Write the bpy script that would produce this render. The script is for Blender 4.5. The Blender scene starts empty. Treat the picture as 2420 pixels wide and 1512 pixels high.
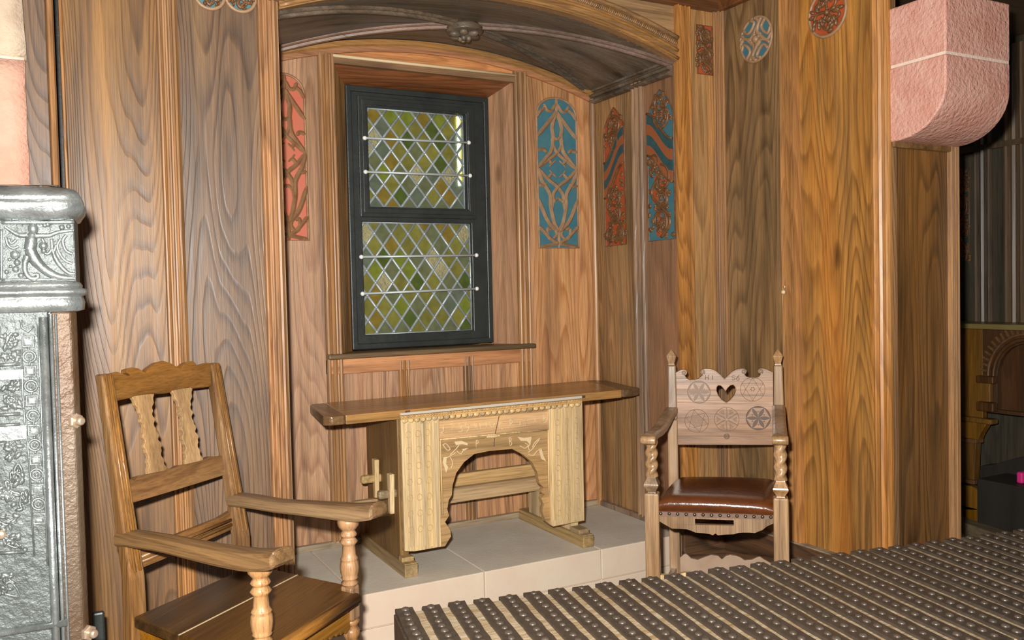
import bpy, bmesh, math, random
from mathutils import Vector as V, Matrix
from mathutils.geometry import tessellate_polygon
random.seed(7)
SC = bpy.context.scene
COL = SC.collection
R = math.radians

# ------------------------------------------------------------------ camera
FPX, CAMH = 2050.0, 1.36
YAW, PIT, ROL = R(28.0), R(-1.9), R(1.3)
fwd = V((math.sin(YAW)*math.cos(PIT), math.cos(YAW)*math.cos(PIT), math.sin(PIT)))
rt = V((math.cos(YAW), -math.sin(YAW), 0)); dn = fwd.cross(rt)
rgt = rt*math.cos(ROL) + dn*math.sin(ROL); dwn = fwd.cross(rgt)
EYE = V((0, 0, CAMH))
cd = bpy.data.cameras.new('camera'); cam = bpy.data.objects.new('camera', cd); COL.objects.link(cam)
m = Matrix((rgt, -dwn, -fwd)).transposed().to_4x4(); m.translation = EYE
cam.matrix_world = m
cd.sensor_width = 36; cd.lens = 36*FPX/2420; cd.clip_start = .02
SC.camera = cam

# ------------------------------------------------------------------ light: dim room, flash on the camera
w = bpy.data.worlds.new('world'); SC.world = w; w.use_nodes = True
w.node_tree.nodes['Background'].inputs[0].default_value = (1, .93, .84, 1)
w.node_tree.nodes['Background'].inputs[1].default_value = .07
fl = bpy.data.lights.new('camera_flash', 'AREA'); fl.shape = 'RECTANGLE'; fl.size = .07; fl.size_y = .045
fl.energy = 118; fl.color = (1, .97, .92)
fo = bpy.data.objects.new('camera_flash', fl); COL.objects.link(fo)
mm = m.copy(); mm.translation = EYE - rgt*.08 - dwn*.125 + fwd*.02
fo.matrix_world = mm
SC.view_settings.view_transform = 'Standard'; SC.view_settings.look = 'None'
SC.view_settings.gamma = 1; SC.view_settings.exposure = 0.68; SC.view_settings.use_curve_mapping = False

# ------------------------------------------------------------------ photo pixel -> point on a plane of the room
def ray(x, y): return fwd*FPX + rgt*(x-1210) + dwn*(y-756)
def az(x, y, z): d = ray(x, y); return EYE + d*((z-CAMH)/d.z)
def ay(x, y, Y): d = ray(x, y); return EYE + d*(Y/d.y)
def ax(x, y, X): d = ray(x, y); return EYE + d*(X/d.x)
def apl(x, y, p, n): d = ray(x, y); return EYE + d*(n.dot(p-EYE)/n.dot(d))
def av(x, y, p, q):                       # vertical plane through p and q
    n = V((-(q.y-p.y), q.x-p.x, 0)); return apl(x, y, V((p.x, p.y, 0)), n)
def ad(x, y, dep): return EYE + ray(x, y)*(dep/FPX)

# ------------------------------------------------------------------ mesh builder
class MB:
    def __init__(s): s.v = []; s.f = []; s.sm = []; s.mi = []
    def add(s, vs, fs, sm=False, mi=0):
        b = len(s.v); s.v += [V(p) for p in vs]
        for f in fs: s.f.append([b+i for i in f]); s.sm.append(sm); s.mi.append(mi)
        return s
    def hexa(s, p, mi=0, sm=False):       # 4 bottom + 4 top, same winding
        return s.add(p, [(0,3,2,1),(4,5,6,7),(0,1,5,4),(1,2,6,5),(2,3,7,6),(3,0,4,7)], sm, mi)
    def box(s, x0, x1, y0, y1, z0, z1, mi=0):
        return s.hexa([V((x,y,z)) for z in (z0,z1) for x,y in ((x0,y0),(x1,y0),(x1,y1),(x0,y1))], mi)
    def obox(s, c, a, b, d, mi=0):        # centre and three half vectors
        c=V(c); return s.hexa([c-a-b-d, c+a-b-d, c+a+b-d, c-a+b-d, c-a-b+d, c+a-b+d, c+a+b+d, c-a+b+d], mi)
    def slab(s, q, d, mi=0):              # quad q pushed by vector d
        return s.hexa([V(p) for p in q]+[V(p)+d for p in q], mi)
    def poly(s, outs, d, mi=0):           # outline (+holes) of 3d points pushed by vector d
        loops = [[V(p) for p in o] for o in outs]
        flat = [p for o in loops for p in o]; n = len(flat)
        tri = tessellate_polygon(loops)
        fs = [tuple(t) for t in tri] + [tuple(n+i for i in reversed(t)) for t in tri]
        b = 0
        for o in loops:
            k = len(o)
            for i in range(k): j = (i+1) % k; fs.append((b+i, b+j, n+b+j, n+b+i))
            b += k
        return s.add(flat+[p+d for p in flat], fs, False, mi)
    def sweep(s, path, prof, closed=True, sm=False, mi=0, cap=True, scale=None):
        # path: list of (point, u, v); prof: list of (a, b) -> point + a*u + b*v
        k = len(prof); vs = []; fs = []
        for i, (p, u, v_) in enumerate(path):
            q = scale[i] if scale else 1
            vs += [V(p)+u*(a*q)+v_*(b*q) for a, b in prof]
        for i in range(len(path)-1):
            for j in range(k if closed else k-1):
                j2 = (j+1) % k
                fs.append((i*k+j, i*k+j2, (i+1)*k+j2, (i+1)*k+j))
        if cap and closed: fs += [tuple(range(k))[::-1], tuple((len(path)-1)*k+j for j in range(k))]
        return s.add(vs, fs, sm, mi)
    def tube(s, pts, r, n=8, nrm=None, flat=1.0, mi=0, sm=True, closed=False, cap=True):
        pts = [V(p) for p in pts]; N = len(pts); path = []
        up = V(nrm) if nrm is not None else None
        for i in range(N):
            t = (pts[(i+1) % N if closed else min(i+1, N-1)] - pts[(i-1) % N if closed else max(i-1, 0)]).normalized()
            if up is None:
                a = V((0,0,1)) if abs(t.z) < .9 else V((1,0,0)); up = (a - t*a.dot(t)).normalized()
            v_ = (up - t*up.dot(t)).normalized() if (up - t*up.dot(t)).length > 1e-6 else up
            if nrm is None: up = v_
            path.append((pts[i], t.cross(v_).normalized(), v_))
        rs = r if isinstance(r, (list, tuple)) else [r]*N
        if closed: path.append(path[0]); rs = list(rs)+[rs[0]]
        prof = [(math.cos(2*math.pi*j/n), flat*math.sin(2*math.pi*j/n)) for j in range(n)]
        return s.sweep(path, prof, True, sm, mi, cap and not closed, rs)
    def lathe(s, o, prof, n=20, ax_=(0,0,1), sm=True, mi=0, sq=False):   # prof: (r, h) along axis
        o = V(o); ax_ = V(ax_).normalized(); a = V((1,0,0)) if abs(ax_.x) < .9 else V((0,1,0))
        u = ax_.cross(a).normalized(); w_ = ax_.cross(u); vs = []; fs = []
        for r, h in prof:
            for j in range(n):
                t = 2*math.pi*j/n; vs.append(o+ax_*h+u*(r*math.cos(t))+w_*(r*math.sin(t)))
        for i in range(len(prof)-1):
            for j in range(n):
                j2 = (j+1) % n; fs.append((i*n+j, i*n+j2, (i+1)*n+j2, (i+1)*n+j))
        fs += [tuple(range(n))[::-1], tuple((len(prof)-1)*n+j for j in range(n))]
        return s.add(vs, fs, sm, mi)
    def ball(s, c, a, b, d, nu=8, nv=5, mi=0):       # ellipsoid with half axes a,b,d (vectors)
        c = V(c); vs = [c+d]; fs = []
        for i in range(1, nv):
            p = math.pi*i/nv
            for j in range(nu):
                t = 2*math.pi*j/nu
                vs.append(c + d*math.cos(p) + (a*math.cos(t)+b*math.sin(t))*math.sin(p))
        vs.append(c-d); L = len(vs)-1
        for j in range(nu): fs.append((0, 1+j, 1+(j+1) % nu))
        for i in range(nv-2):
            for j in range(nu):
                j2 = (j+1) % nu; fs.append((1+i*nu+j, 1+(i+1)*nu+j, 1+(i+1)*nu+j2, 1+i*nu+j2))
        for j in range(nu): fs.append((L, 1+(nv-2)*nu+(j+1) % nu, 1+(nv-2)*nu+j))
        return s.add(vs, fs, True, mi)
    def build(s, name, mats, parent=None, bevel=0, label=None, origin=None, seg=2):
        me = bpy.data.meshes.new(name)
        o0 = V(origin) if origin is not None else (wloc(parent) if parent else V((0,0,0)))
        me.from_pydata([p-o0 for p in s.v], [], s.f)
        if not isinstance(mats, (list, tuple)): mats = [mats]
        for mt in mats: me.materials.append(mt)
        for p, sm, mi in zip(me.polygons, s.sm, s.mi): p.use_smooth = sm; p.material_index = mi
        bm = bmesh.new(); bm.from_mesh(me); bmesh.ops.recalc_face_normals(bm, faces=bm.faces); bm.to_mesh(me); bm.free()
        o = bpy.data.objects.new(name, me); COL.objects.link(o)
        if parent: o.parent = parent; o.location = o0 - wloc(parent)
        else: o.location = o0
        if bevel:
            b = o.modifiers.new('bevel', 'BEVEL'); b.width = bevel; b.segments = seg; b.limit_method = 'ANGLE'; b.angle_limit = R(40)
        if label: o['label'] = label
        return o
def wloc(o):
    p = V((0,0,0))
    while o: p = p + o.location; o = o.parent
    return p
def thing(name, label, cat, loc, group=None):
    o = bpy.data.objects.new(name, None); COL.objects.link(o); o.location = loc; o.empty_display_size = .1
    o['label'] = label; o['category'] = cat
    if group: o['group'] = group
    return o
def tag(o, label, cat, group=None):
    o['label'] = label; o['category'] = cat
    if group: o['group'] = group
    return o
def struct(o): o['kind'] = 'structure'; return o
def catmull(pts, n=6, closed=False):
    pts = [V(p) for p in pts]; N = len(pts); out = []
    for i in range(N if closed else N-1):
        g = lambda k: pts[k % N] if closed else pts[min(max(k, 0), N-1)]
        a, b, c, d = g(i-1), g(i), g(i+1), g(i+2)
        for k in range(n):
            t = k/n
            out.append(.5*((2*b)+(c-a)*t+(2*a-5*b+4*c-d)*t*t+(3*b-a-3*c+d)*t**3))
    if not closed: out.append(pts[-1])
    return out

# ------------------------------------------------------------------ materials
class NT:
    def __init__(s, name):
        s.m = bpy.data.materials.new(name); s.m.use_nodes = True; s.t = s.m.node_tree
        s.b = s.t.nodes['Principled BSDF']; s.out = s.t.nodes['Material Output']
    def n(s, ty, **kw):
        o = s.t.nodes.new(ty)
        for k, v_ in kw.items():
            if isinstance(k, str) and k.startswith('i_'): o.inputs[int(k[2:]) if k[2:].isdigit() else k[2:]].default_value = v_
            else: setattr(o, k, v_)
        return o
    def l(s, a, b): s.t.links.new(a, b)
    def math(s, op, a, b=None, c=None, clamp=False):
        o = s.n('ShaderNodeMath', operation=op); o.use_clamp = clamp
        for i, x in enumerate((a, b, c)):
            if x is None: continue
            if isinstance(x, (int, float)): o.inputs[i].default_value = x
            else: s.l(x, o.inputs[i])
        return o.outputs[0]
    def mix(s, f, a, b, bt='MIX'):
        o = s.n('ShaderNodeMix', data_type='RGBA', blend_type=bt)
        for i, x in ((0, f), (6, a), (7, b)):
            if isinstance(x, (int, float)): o.inputs[i].default_value = x
            elif isinstance(x, tuple): o.inputs[i].default_value = (*x, 1) if len(x) == 3 else x
            else: s.l(x, o.inputs[i])
        return o.outputs[2]
    def noise(s, vec, scale, sc=(1,1,1), det=2, rough=.5, dist=0):
        mp = s.n('ShaderNodeMapping'); s.l(vec, mp.inputs[0]); mp.inputs['Scale'].default_value = tuple(x*scale for x in sc)
        o = s.n('ShaderNodeTexNoise'); s.l(mp.outputs[0], o.inputs['Vector']); o.inputs['Scale'].default_value = 1
        o.inputs['Detail'].default_value = det; o.inputs['Roughness'].default_value = rough; o.inputs['Distortion'].default_value = dist
        return o.outputs[0]
    def ramp(s, f, stops):
        o = s.n('ShaderNodeValToRGB'); s.l(f, o.inputs[0]); cr = o.color_ramp
        while len(cr.elements) > 1: cr.elements.remove(cr.elements[-1])
        for i, (p, c) in enumerate(stops):
            e = cr.elements[0] if i == 0 else cr.elements.new(p)
            e.position = p; e.color = (*c, 1) if isinstance(c, tuple) else (c, c, c, 1)
        return o.outputs[0]
    def bump(s, h, d, st=1.0):
        o = s.n('ShaderNodeBump'); s.l(h, o.inputs['Height']); o.inputs['Distance'].default_value = d; o.inputs['Strength'].default_value = st
        s.l(o.outputs[0], s.b.inputs['Normal'])
def srgb(r, g, b):
    f = lambda c: (c/255/12.92) if c/255 < .04045 else ((c/255+.055)/1.055)**2.4
    return (f(r), f(g), f(b))

def wood(name, base, late, stain, stain2=None, grain='z', rings=11.0, rcon=.6, samt=.6, rough=.4, seed=0., coat=0.0, knots=True, rbump=.0009, spec=.5, bsc=1.0, streak=.8):
    """plain sawn softwood: contour rings of a stretched field, fine fibres, weathered blotches, some knots"""
    t = NT(name)
    co = t.n('ShaderNodeTexCoord').outputs['Object']
    if isinstance(grain, (int, float)): rot = tuple((Matrix.Rotation(R(90), 3, 'Y') @ Matrix.Rotation(-R(grain), 3, 'Z')).to_euler('XYZ'))
    else: rot = {'z': (0,0,0), 'x': (0, R(90), 0), 'y': (R(90), 0, 0)}[grain]
    mp = t.n('ShaderNodeMapping'); t.l(co, mp.inputs[0]); mp.inputs['Rotation'].default_value = rot
    oi = t.n('ShaderNodeObjectInfo').outputs['Random']; isl = t.n('ShaderNodeNewGeometry').outputs['Random Per Island']
    rnd = t.math('FRACT', t.math('ADD', oi, t.math('MULTIPLY', isl, .73)))
    off = t.n('ShaderNodeCombineXYZ')
    t.l(t.math('MULTIPLY_ADD', rnd, 17.3, seed), off.inputs[0]); t.l(t.math('MULTIPLY', rnd, 9.1), off.inputs[1]); t.l(t.math('MULTIPLY', rnd, 23.7), off.inputs[2])
    ad_ = t.n('ShaderNodeVectorMath', operation='ADD'); t.l(mp.outputs[0], ad_.inputs[0]); t.l(off.outputs[0], ad_.inputs[1])
    P = ad_.outputs[0]
    field = t.noise(P, 1, (3.6, 3.6, .36), 1.5, .45)
    warp = t.noise(P, 1, (22, 22, 2.2), 2, .5)
    ph = t.math('ADD', t.math('MULTIPLY', field, rings*2.2), t.math('MULTIPLY', warp, .55))
    fr = t.math('FRACT', ph)
    ring = t.ramp(fr, [(0, 0.0), (.5, .18), (.84, 1.0), (.93, .7), (1, 0.0)])
    rs = t.n('ShaderNodeSeparateColor'); t.l(ring, rs.inputs[0]); ringv = rs.outputs[0]
    fib = t.noise(P, 1, (240, 240, 7), 3, .65)
    fib2 = t.noise(P, 1, (60, 60, 1.1), 2, .6)
    strk = t.noise(P, 1, (10, 10, .55), 3, .6, .4)
    blot = t.noise(P, bsc, (4.6, 4.6, 1.1), 4, .6, .5)
    blot2 = t.noise(P, bsc, (9, 9, .5), 2, .5)
    sv = lambda x, a, b: t.math('MULTIPLY_ADD', x, 1/(b-a), -a/(b-a), clamp=True)
    col = t.mix(t.math('MULTIPLY', ringv, rcon), base, late)
    col = t.mix(t.math('MULTIPLY', sv(blot, .42, .68), samt), col, stain)
    if stain2: col = t.mix(t.math('MULTIPLY', sv(blot2, .5, .72), samt*.8), col, stain2)
    dk = t.mix(1.0, col, t.ramp(fib, [(.27, .60), (.52, 1.0), (.78, 1.2)]), 'MULTIPLY')
    col = t.mix(1.0, dk, t.ramp(fib2, [(.3, .80), (.5, 1.0), (.72, 1.10)]), 'MULTIPLY')
    col = t.mix(1.0, col, t.ramp(strk, [(.30, 1-.5*streak), (.48, 1.0), (.7, 1+.22*streak)]), 'MULTIPLY')
    if knots:
        vm = t.n('ShaderNodeMapping'); t.l(P, vm.inputs[0]); vm.inputs['Scale'].default_value = (4.2, 4.2, 1.6)
        vo = t.n('ShaderNodeTexVoronoi'); t.l(vm.outputs[0], vo.inputs['Vector']); vo.inputs['Scale'].default_value = 1
        kn = t.ramp(vo.outputs['Distance'], [(.02, 1.0), (.06, .7), (.11, 0.0)])
        ks = t.n('ShaderNodeSeparateColor'); t.l(kn, ks.inputs[0])
        cs = t.n('ShaderNodeSeparateColor'); t.l(vo.outputs['Color'], cs.inputs[0])
        kk = t.math('MULTIPLY', ks.outputs[0], t.math('GREATER_THAN', cs.outputs[0], .6))
        col = t.mix(t.math('MULTIPLY', kk, .75), col, tuple(x*.45 for x in late))
    hs = t.n('ShaderNodeHueSaturation'); t.l(col, hs.inputs['Color']); t.l(t.math('MULTIPLY_ADD', rnd, .34, .83), hs.inputs['Value'])
    t.l(t.math('MULTIPLY_ADD', rnd, .2, .9), hs.inputs['Saturation'])
    t.l(hs.outputs[0], t.b.inputs['Base Color'])
    t.l(t.math('MULTIPLY_ADD', fib2, .25, rough-.12), t.b.inputs['Roughness'])
    t.b.inputs['Specular IOR Level'].default_value = spec
    if coat: t.b.inputs['Coat Weight'].default_value = coat; t.b.inputs['Coat Roughness'].default_value = .25
    h = t.math('ADD', t.math('MULTIPLY', ringv, -.7), t.math('MULTIPLY', fib, .5))
    t.bump(h, rbump, .8)
    return t.m
def plain(name, c, rough=.5, metal=0, c2=None, nsc=20, nsc3=(1,1,1), bump=0, bsc=60, spec=.5, det=3):
    t = NT(name); t.b.inputs['Roughness'].default_value = rough; t.b.inputs['Metallic'].default_value = metal
    t.b.inputs['Specular IOR Level'].default_value = spec
    co = t.n('ShaderNodeTexCoord').outputs['Object']
    if c2:
        nz = t.noise(co, nsc, nsc3, det, .6)
        t.l(t.mix(t.math('MULTIPLY_ADD', nz, 2.4, -.7, clamp=True), c, c2), t.b.inputs['Base Color'])
    else: t.b.inputs['Base Color'].default_value = (*c, 1)
    if bump: t.bump(t.noise(co, bsc, (1,1,1), 3, .6), bump, 1.0)
    return t.m

W_LEFT = wood('wood_grey_brown_panel', (.195,.100,.039), (.060,.025,.009), (.115,.068,.042), (.275,.145,.048), rings=24, rcon=.85, samt=.75, rough=.47, spec=.55)
W_PIL = wood('wood_orange_pilaster', (.42,.195,.065), (.19,.075,.025), (.27,.135,.055), (.36,.20,.095), rings=12, rcon=.7, samt=.7, rough=.4)
W_BACK = wood('wood_pink_panel', (.53,.285,.13), (.30,.12,.045), (.45,.22,.115), (.34,.225,.15), rings=15, rcon=.75, samt=.65, rough=.45)
W_BACKX = wood('wood_pink_rail', (.50,.23,.095), (.27,.105,.042), (.40,.17,.085), grain='x', rings=9, rcon=.6, samt=.5, rough=.45)
W_MLD = wood('wood_moulding', (.35,.185,.08), (.15,.07,.03), (.22,.135,.08), (.42,.20,.07), rings=8, rcon=.5, samt=.8, rough=.4)
W_SIDE = wood('wood_brown_panel', (.42,.23,.095), (.16,.08,.03), (.20,.13,.065), (.46,.21,.07), rings=14, rcon=.65, samt=.75, rough=.42, streak=1.0)
W_RIGHT = wood('wood_orange_panel', (.38,.19,.068), (.13,.058,.021), (.17,.095,.042), (.36,.145,.05), rings=14, rcon=.7, samt=.85, rough=.4, streak=1.1)
W_END = wood('wood_dark_panel', (.17,.083,.032), (.05,.024,.01), (.10,.058,.028), (.21,.095,.028), rings=15, rcon=.8, samt=.7, rough=.4, streak=1.2)
W_VAULT = wood('wood_dark_vault', (.125,.092,.062), (.05,.037,.025), (.185,.15,.115), (.085,.055,.03), grain='x', rings=12, rcon=.4, samt=.8, rough=.45, knots=False, streak=1.3)
W_RIB_LIT = wood('wood_rib_lit', (.16,.095,.065), (.09,.05,.035), (.2,.13,.1), grain='x', rings=6, rcon=.3, rough=.45, knots=False)  # paler pinkish tone carries the highlight of the lit ribs
W_ARCH = wood('wood_arch', (.30,.155,.058), (.15,.07,.027), (.21,.125,.06), grain='x', rings=8, rcon=.5, rough=.42, knots=False)
W_LEDGE = wood('wood_dark_ledge', (.12,.06,.03), (.035,.02,.012), (.09,.05,.03), grain='x', rings=11, rcon=.9, samt=.4, rough=.5)
W_LEDGEY = wood('wood_dark_ledge_side', (.11,.055,.028), (.035,.02,.012), (.09,.05,.03), grain='y', rings=11, rcon=.9, samt=.4, rough=.5)
W_SILL = wood('wood_sill', (.19,.115,.05), (.09,.05,.022), (.14,.10,.05), grain='x', rings=10, rcon=.6, rough=.42)
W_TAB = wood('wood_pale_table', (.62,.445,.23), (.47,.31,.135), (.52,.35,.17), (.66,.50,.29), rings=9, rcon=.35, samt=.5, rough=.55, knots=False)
W_TABX = wood('wood_pale_table_rail', (.54,.35,.16), (.36,.20,.075), (.44,.26,.11), grain='x', rings=9, rcon=.4, samt=.5, rough=.5, knots=False)
W_TABARCH = wood('wood_ochre_arch', (.46,.27,.10), (.30,.15,.05), (.48,.30,.13), grain='x', rings=8, rcon=.4, samt=.6, rough=.5, knots=False)
W_TOP = wood('wood_tabletop', (.33,.175,.06), (.24,.12,.04), (.36,.21,.09), grain='x', rings=5, rcon=.3, samt=.5, rough=.27, knots=False, rbump=.0001)
W_CLEAT = wood('wood_cleat', (.17,.09,.04), (.09,.045,.02), (.2,.12,.06), grain='y', rings=7, rcon=.4, rough=.3, knots=False)
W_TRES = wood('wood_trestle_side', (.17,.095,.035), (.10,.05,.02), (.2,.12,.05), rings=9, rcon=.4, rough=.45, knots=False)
W_FOOT = wood('wood_foot', (.36,.25,.115), (.2,.12,.05), (.26,.17,.08), grain='y', rings=9, rcon=.5, rough=.55, knots=False)
W_CH1 = wood('wood_armchair', (.265,.122,.033), (.11,.046,.014), (.16,.075,.025), (.36,.205,.08), rings=10, rcon=.55, samt=.75, rough=.36)
W_ARM = wood('wood_armrest', (.245,.128,.042), (.11,.053,.02), (.15,.08,.034), (.36,.23,.11), grain=-60.0, rings=8, rcon=.5, samt=.7, rough=.38, knots=False)
W_CH1H = wood('wood_armchair_rail', (.25,.108,.023), (.11,.043,.011), (.15,.068,.018), (.31,.165,.05), grain=45.0, rings=10, rcon=.55, samt=.7, rough=.34)
W_SPLAT = wood('wood_splat', (.46,.275,.115), (.33,.18,.07), (.40,.23,.10), rings=8, rcon=.4, rough=.45, knots=False)
W_TURN = wood('wood_turned_post', (.33,.17,.072), (.18,.08,.032), (.38,.23,.125), rings=12, rcon=.5, samt=.6, rough=.4, knots=False)
W_SEAT = wood('wood_seat', (.075,.035,.012), (.04,.019,.008), (.13,.062,.018), grain=45.0, rings=6, rcon=.5, samt=.6, rough=.3, knots=False, rbump=.0004)
W_CH2 = wood('wood_heart_chair', (.33,.195,.095), (.19,.10,.042), (.39,.255,.15), (.26,.145,.065), rings=8, rcon=.5, samt=.7, rough=.3)
W_CH2H = wood('wood_heart_chair_board', (.34,.195,.115), (.22,.115,.06), (.41,.26,.17), grain=-38.5, rings=5, rcon=.3, samt=.6, rough=.29, knots=False, rbump=.0004)
W_CARVE = plain('carved_wood', (.19,.085,.03), .42, c2=(.09,.042,.018), nsc=40, bump=.0006, bsc=150)
W_TRAC = plain('tracery_wood', (.36,.225,.125), .45, c2=(.26,.145,.075), nsc=30, bump=.0004, bsc=200)
W_RED = plain('tracery_wood_reddish', (.34,.20,.10), .45, c2=(.24,.11,.05), nsc=30, bump=.0004, bsc=200)
P_BLUE = plain('blue_paint', (.035,.135,.195), .5, c2=(.06,.17,.18), nsc=14, bump=.0003, bsc=120)
P_RED = plain('pink_red_paint', (.54,.115,.065), .5, c2=(.47,.15,.075), nsc=12, bump=.0003, bsc=120)
P_ORA = plain('orange_red_paint', (.45,.085,.022), .5, c2=(.30,.06,.02), nsc=25, bump=.0003, bsc=120)
P_TEAL = plain('teal_paint', (.020,.062,.065), .45, c2=(.035,.09,.10), nsc=25)
P_ORB = plain('orange_band_paint', (.28,.085,.03), .45, c2=(.32,.09,.03), nsc=20)
STONE = plain('pink_sandstone', (.66,.38,.30), .42, c2=(.55,.25,.19), nsc=9, bump=.008, bsc=60, det=5)
STONE_L = plain('pale_sandstone', (.66,.40,.30), .8, c2=(.58,.28,.19), nsc=6, bump=.006, bsc=40, det=5)
MORTAR = plain('mortar', (.72,.56,.46), .85, bump=.003, bsc=90)
PLAT_T = plain('platform_stone', (.64,.59,.49), .75, c2=(.56,.50,.41), nsc=5, bump=.001, bsc=60)
FLOORM = plain('floor_stone', (.26,.22,.20), .7, c2=(.20,.16,.14), nsc=4, bump=.002, bsc=40)
CEILM = plain('ceiling_boards', (.12,.07,.035), .6, c2=(.08,.045,.02), nsc=6, nsc3=(.3,4,1))
LEATHER = plain('brown_leather', (.135,.040,.011), .24, c2=(.085,.026,.009), nsc=14, bump=.0012, bsc=45)
LEATHER2 = plain('leather_band', (.21,.13,.10), .4, c2=(.15,.09,.06), nsc=40)
NAILM = plain('nail_bronze', (.20,.15,.09), .32, .8, c2=(.12,.09,.06), nsc=90)
IRONB = plain('black_iron_paint', (.014,.018,.018), .42, c2=(.025,.03,.027), nsc=12, bump=.0008, bsc=50)
STRAP = plain('dark_iron_strap', (.082,.062,.046), .42, .3, c2=(.05,.039,.03), nsc=40, bump=.0009, bsc=140)
STUDM = plain('iron_stud', (.115,.088,.068), .36, .35, c2=(.06,.046,.035), nsc=120)
CHESTW = plain('worn_chest_wood', (.42,.345,.24), .6, c2=(.23,.135,.045), nsc=9, nsc3=(1.5,9,1), bump=.002, bsc=90, det=5)
LEADM = plain('lead_came', (.42,.47,.48), .45, .35, c2=(.33,.38,.39), nsc=60)
BARM = plain('saddle_bar_metal', (.5,.55,.55), .4, .3)
WHITEK = plain('white_knob', (.8,.8,.76), .3)
STOVE = plain('cast_iron_graphite', (.36,.385,.38), .34, .75, c2=(.18,.195,.19), nsc=20, bump=.0022, bsc=55, det=5)
STOVE_SHADE = plain('cast_iron_shaded_ground', (.13,.145,.14), .55, .55, c2=(.07,.078,.075), nsc=22, bump=.0045, bsc=70, det=5)  # same iron, darkened so the ground shows shaded behind the bright relief
STOVE_R = plain('cast_iron_rust', (.105,.075,.048), .5, .35, c2=(.062,.028,.010), nsc=9, nsc3=(1,1,.4), bump=.0028, bsc=70, det=5)
BOLTM = plain('bolt_metal', (.52,.40,.29), .32, .7)
LOOPC = plain('incised_loop_wood', (.50,.355,.175), .6)
PALEC = plain('pale_incised_wood', (.66,.50,.29), .6)
DARKC = plain('dark_incision', (.085,.042,.024), .5)
MIDC = plain('brown_incision', (.175,.098,.05), .45)
def glass(name, c, rough=.18, tr=.5, bsc=30, bd=.002):
    t = NT(name); co = t.n('ShaderNodeTexCoord').outputs['Object']
    nz = t.noise(co, 25, (1,1,1), 3, .6)
    t.l(t.mix(t.math('MULTIPLY_ADD', nz, 2, -.5, clamp=True), c, tuple(x*.62 for x in c)), t.b.inputs['Base Color'])
    t.b.inputs['Roughness'].default_value = rough; t.b.inputs['Transmission Weight'].default_value = tr
    t.b.inputs['IOR'].default_value = 1.3
    t.bump(t.noise(co, bsc, (1,1,1), 2, .5), bd, 1.0)
    return t.m
GLASS = [glass('glass_olive', (.36,.34,.085)), glass('glass_yellow_green', (.42,.40,.09)), glass('glass_grey_green', (.27,.30,.15)),
         glass('glass_amber', (.42,.31,.06)), glass('glass_bright_green', (.34,.40,.06)), glass('glass_teal_grey', (.24,.29,.20)),
         glass('glass_crackled', (.46,.42,.22), .35, .15, 90, .012), glass('glass_dark_green', (.16,.22,.05))]
BACKB = plain('outer_board', (.30,.27,.13), .8, c2=(.2,.2,.1), nsc=5)
SKYM = NT('daylight'); SKYM.b.inputs['Emission Color'].default_value = (.9,.95,1,1); SKYM.b.inputs['Emission Strength'].default_value = 150
SKYM = SKYM.m
PINKM = plain('pink_plastic', (.75,.03,.22), .4)
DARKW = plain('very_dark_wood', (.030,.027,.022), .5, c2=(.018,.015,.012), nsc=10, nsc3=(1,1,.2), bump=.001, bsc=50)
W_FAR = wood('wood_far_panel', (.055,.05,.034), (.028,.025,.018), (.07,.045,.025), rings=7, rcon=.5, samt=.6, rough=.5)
W_KNOT = wood('wood_knotty', (.20,.095,.018), (.11,.045,.01), (.14,.065,.016), rings=6, rcon=.5, rough=.4, knots=True)
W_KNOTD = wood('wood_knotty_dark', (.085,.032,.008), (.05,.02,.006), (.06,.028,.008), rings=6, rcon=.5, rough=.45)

# ------------------------------------------------------------------ room geometry (metres)
YF, YB = 3.125, 3.80           # panelled front plane, window wall of the alcove
XL, XR = .750, 2.525           # alcove opening
XF = 2.785                     # right hand wall, facing left
YG, XG = 2.20, 3.165           # end of that wall and its short return
ZP, ZC = .23, 2.66             # stone platform, ceiling
ARC_S, ARC_T = 2.372, 2.530    # vault springing and crown
XM = (XL+XR)/2; HW = (XR-XL)/2; RISE = ARC_T-ARC_S
ARC_R = (HW*HW+RISE*RISE)/(2*RISE); ARC_C = ARC_T-ARC_R
def arcz(X, d=0): return ARC_C + math.sqrt(max((ARC_R+d)**2-(X-XM)**2, 0))
DBL = [(-.5,0),(-.5,.45),(-.44,.8),(-.36,.9),(-.28,.8),(-.22,.4),(-.16,.35),(-.12,.75),(0,1),(.12,.75),(.16,.35),(.22,.4),(.28,.8),(.36,.9),(.44,.8),(.5,.45),(.5,0)]
FLUTE = [(-.5,0),(-.5,.6),(-.46,1),(-.38,1),(-.34,.55),(-.3,.45),(-.24,.85),(-.16,.85),(-.12,.5),(-.04,.5),(0,.95),(.08,.95),(.12,.5),(.2,.45),(.24,.8),(.34,.9),(.4,.7),(.5,.4),(.5,0)]
BEAD = [(-.5,0),(-.5,.5),(-.3,.9),(0,1),(.3,.9),(.5,.5),(.5,0)]
def vmould(mb, p, u, out, w_, h, z0, z1, prof):
    mb.sweep([(V((p[0], p[1], z)), V(u)*w_, V(out)*h) for z in (z0, z1)], prof)
UX, UY, UZ = V((1,0,0)), V((0,1,0)), V((0,0,1))

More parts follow.
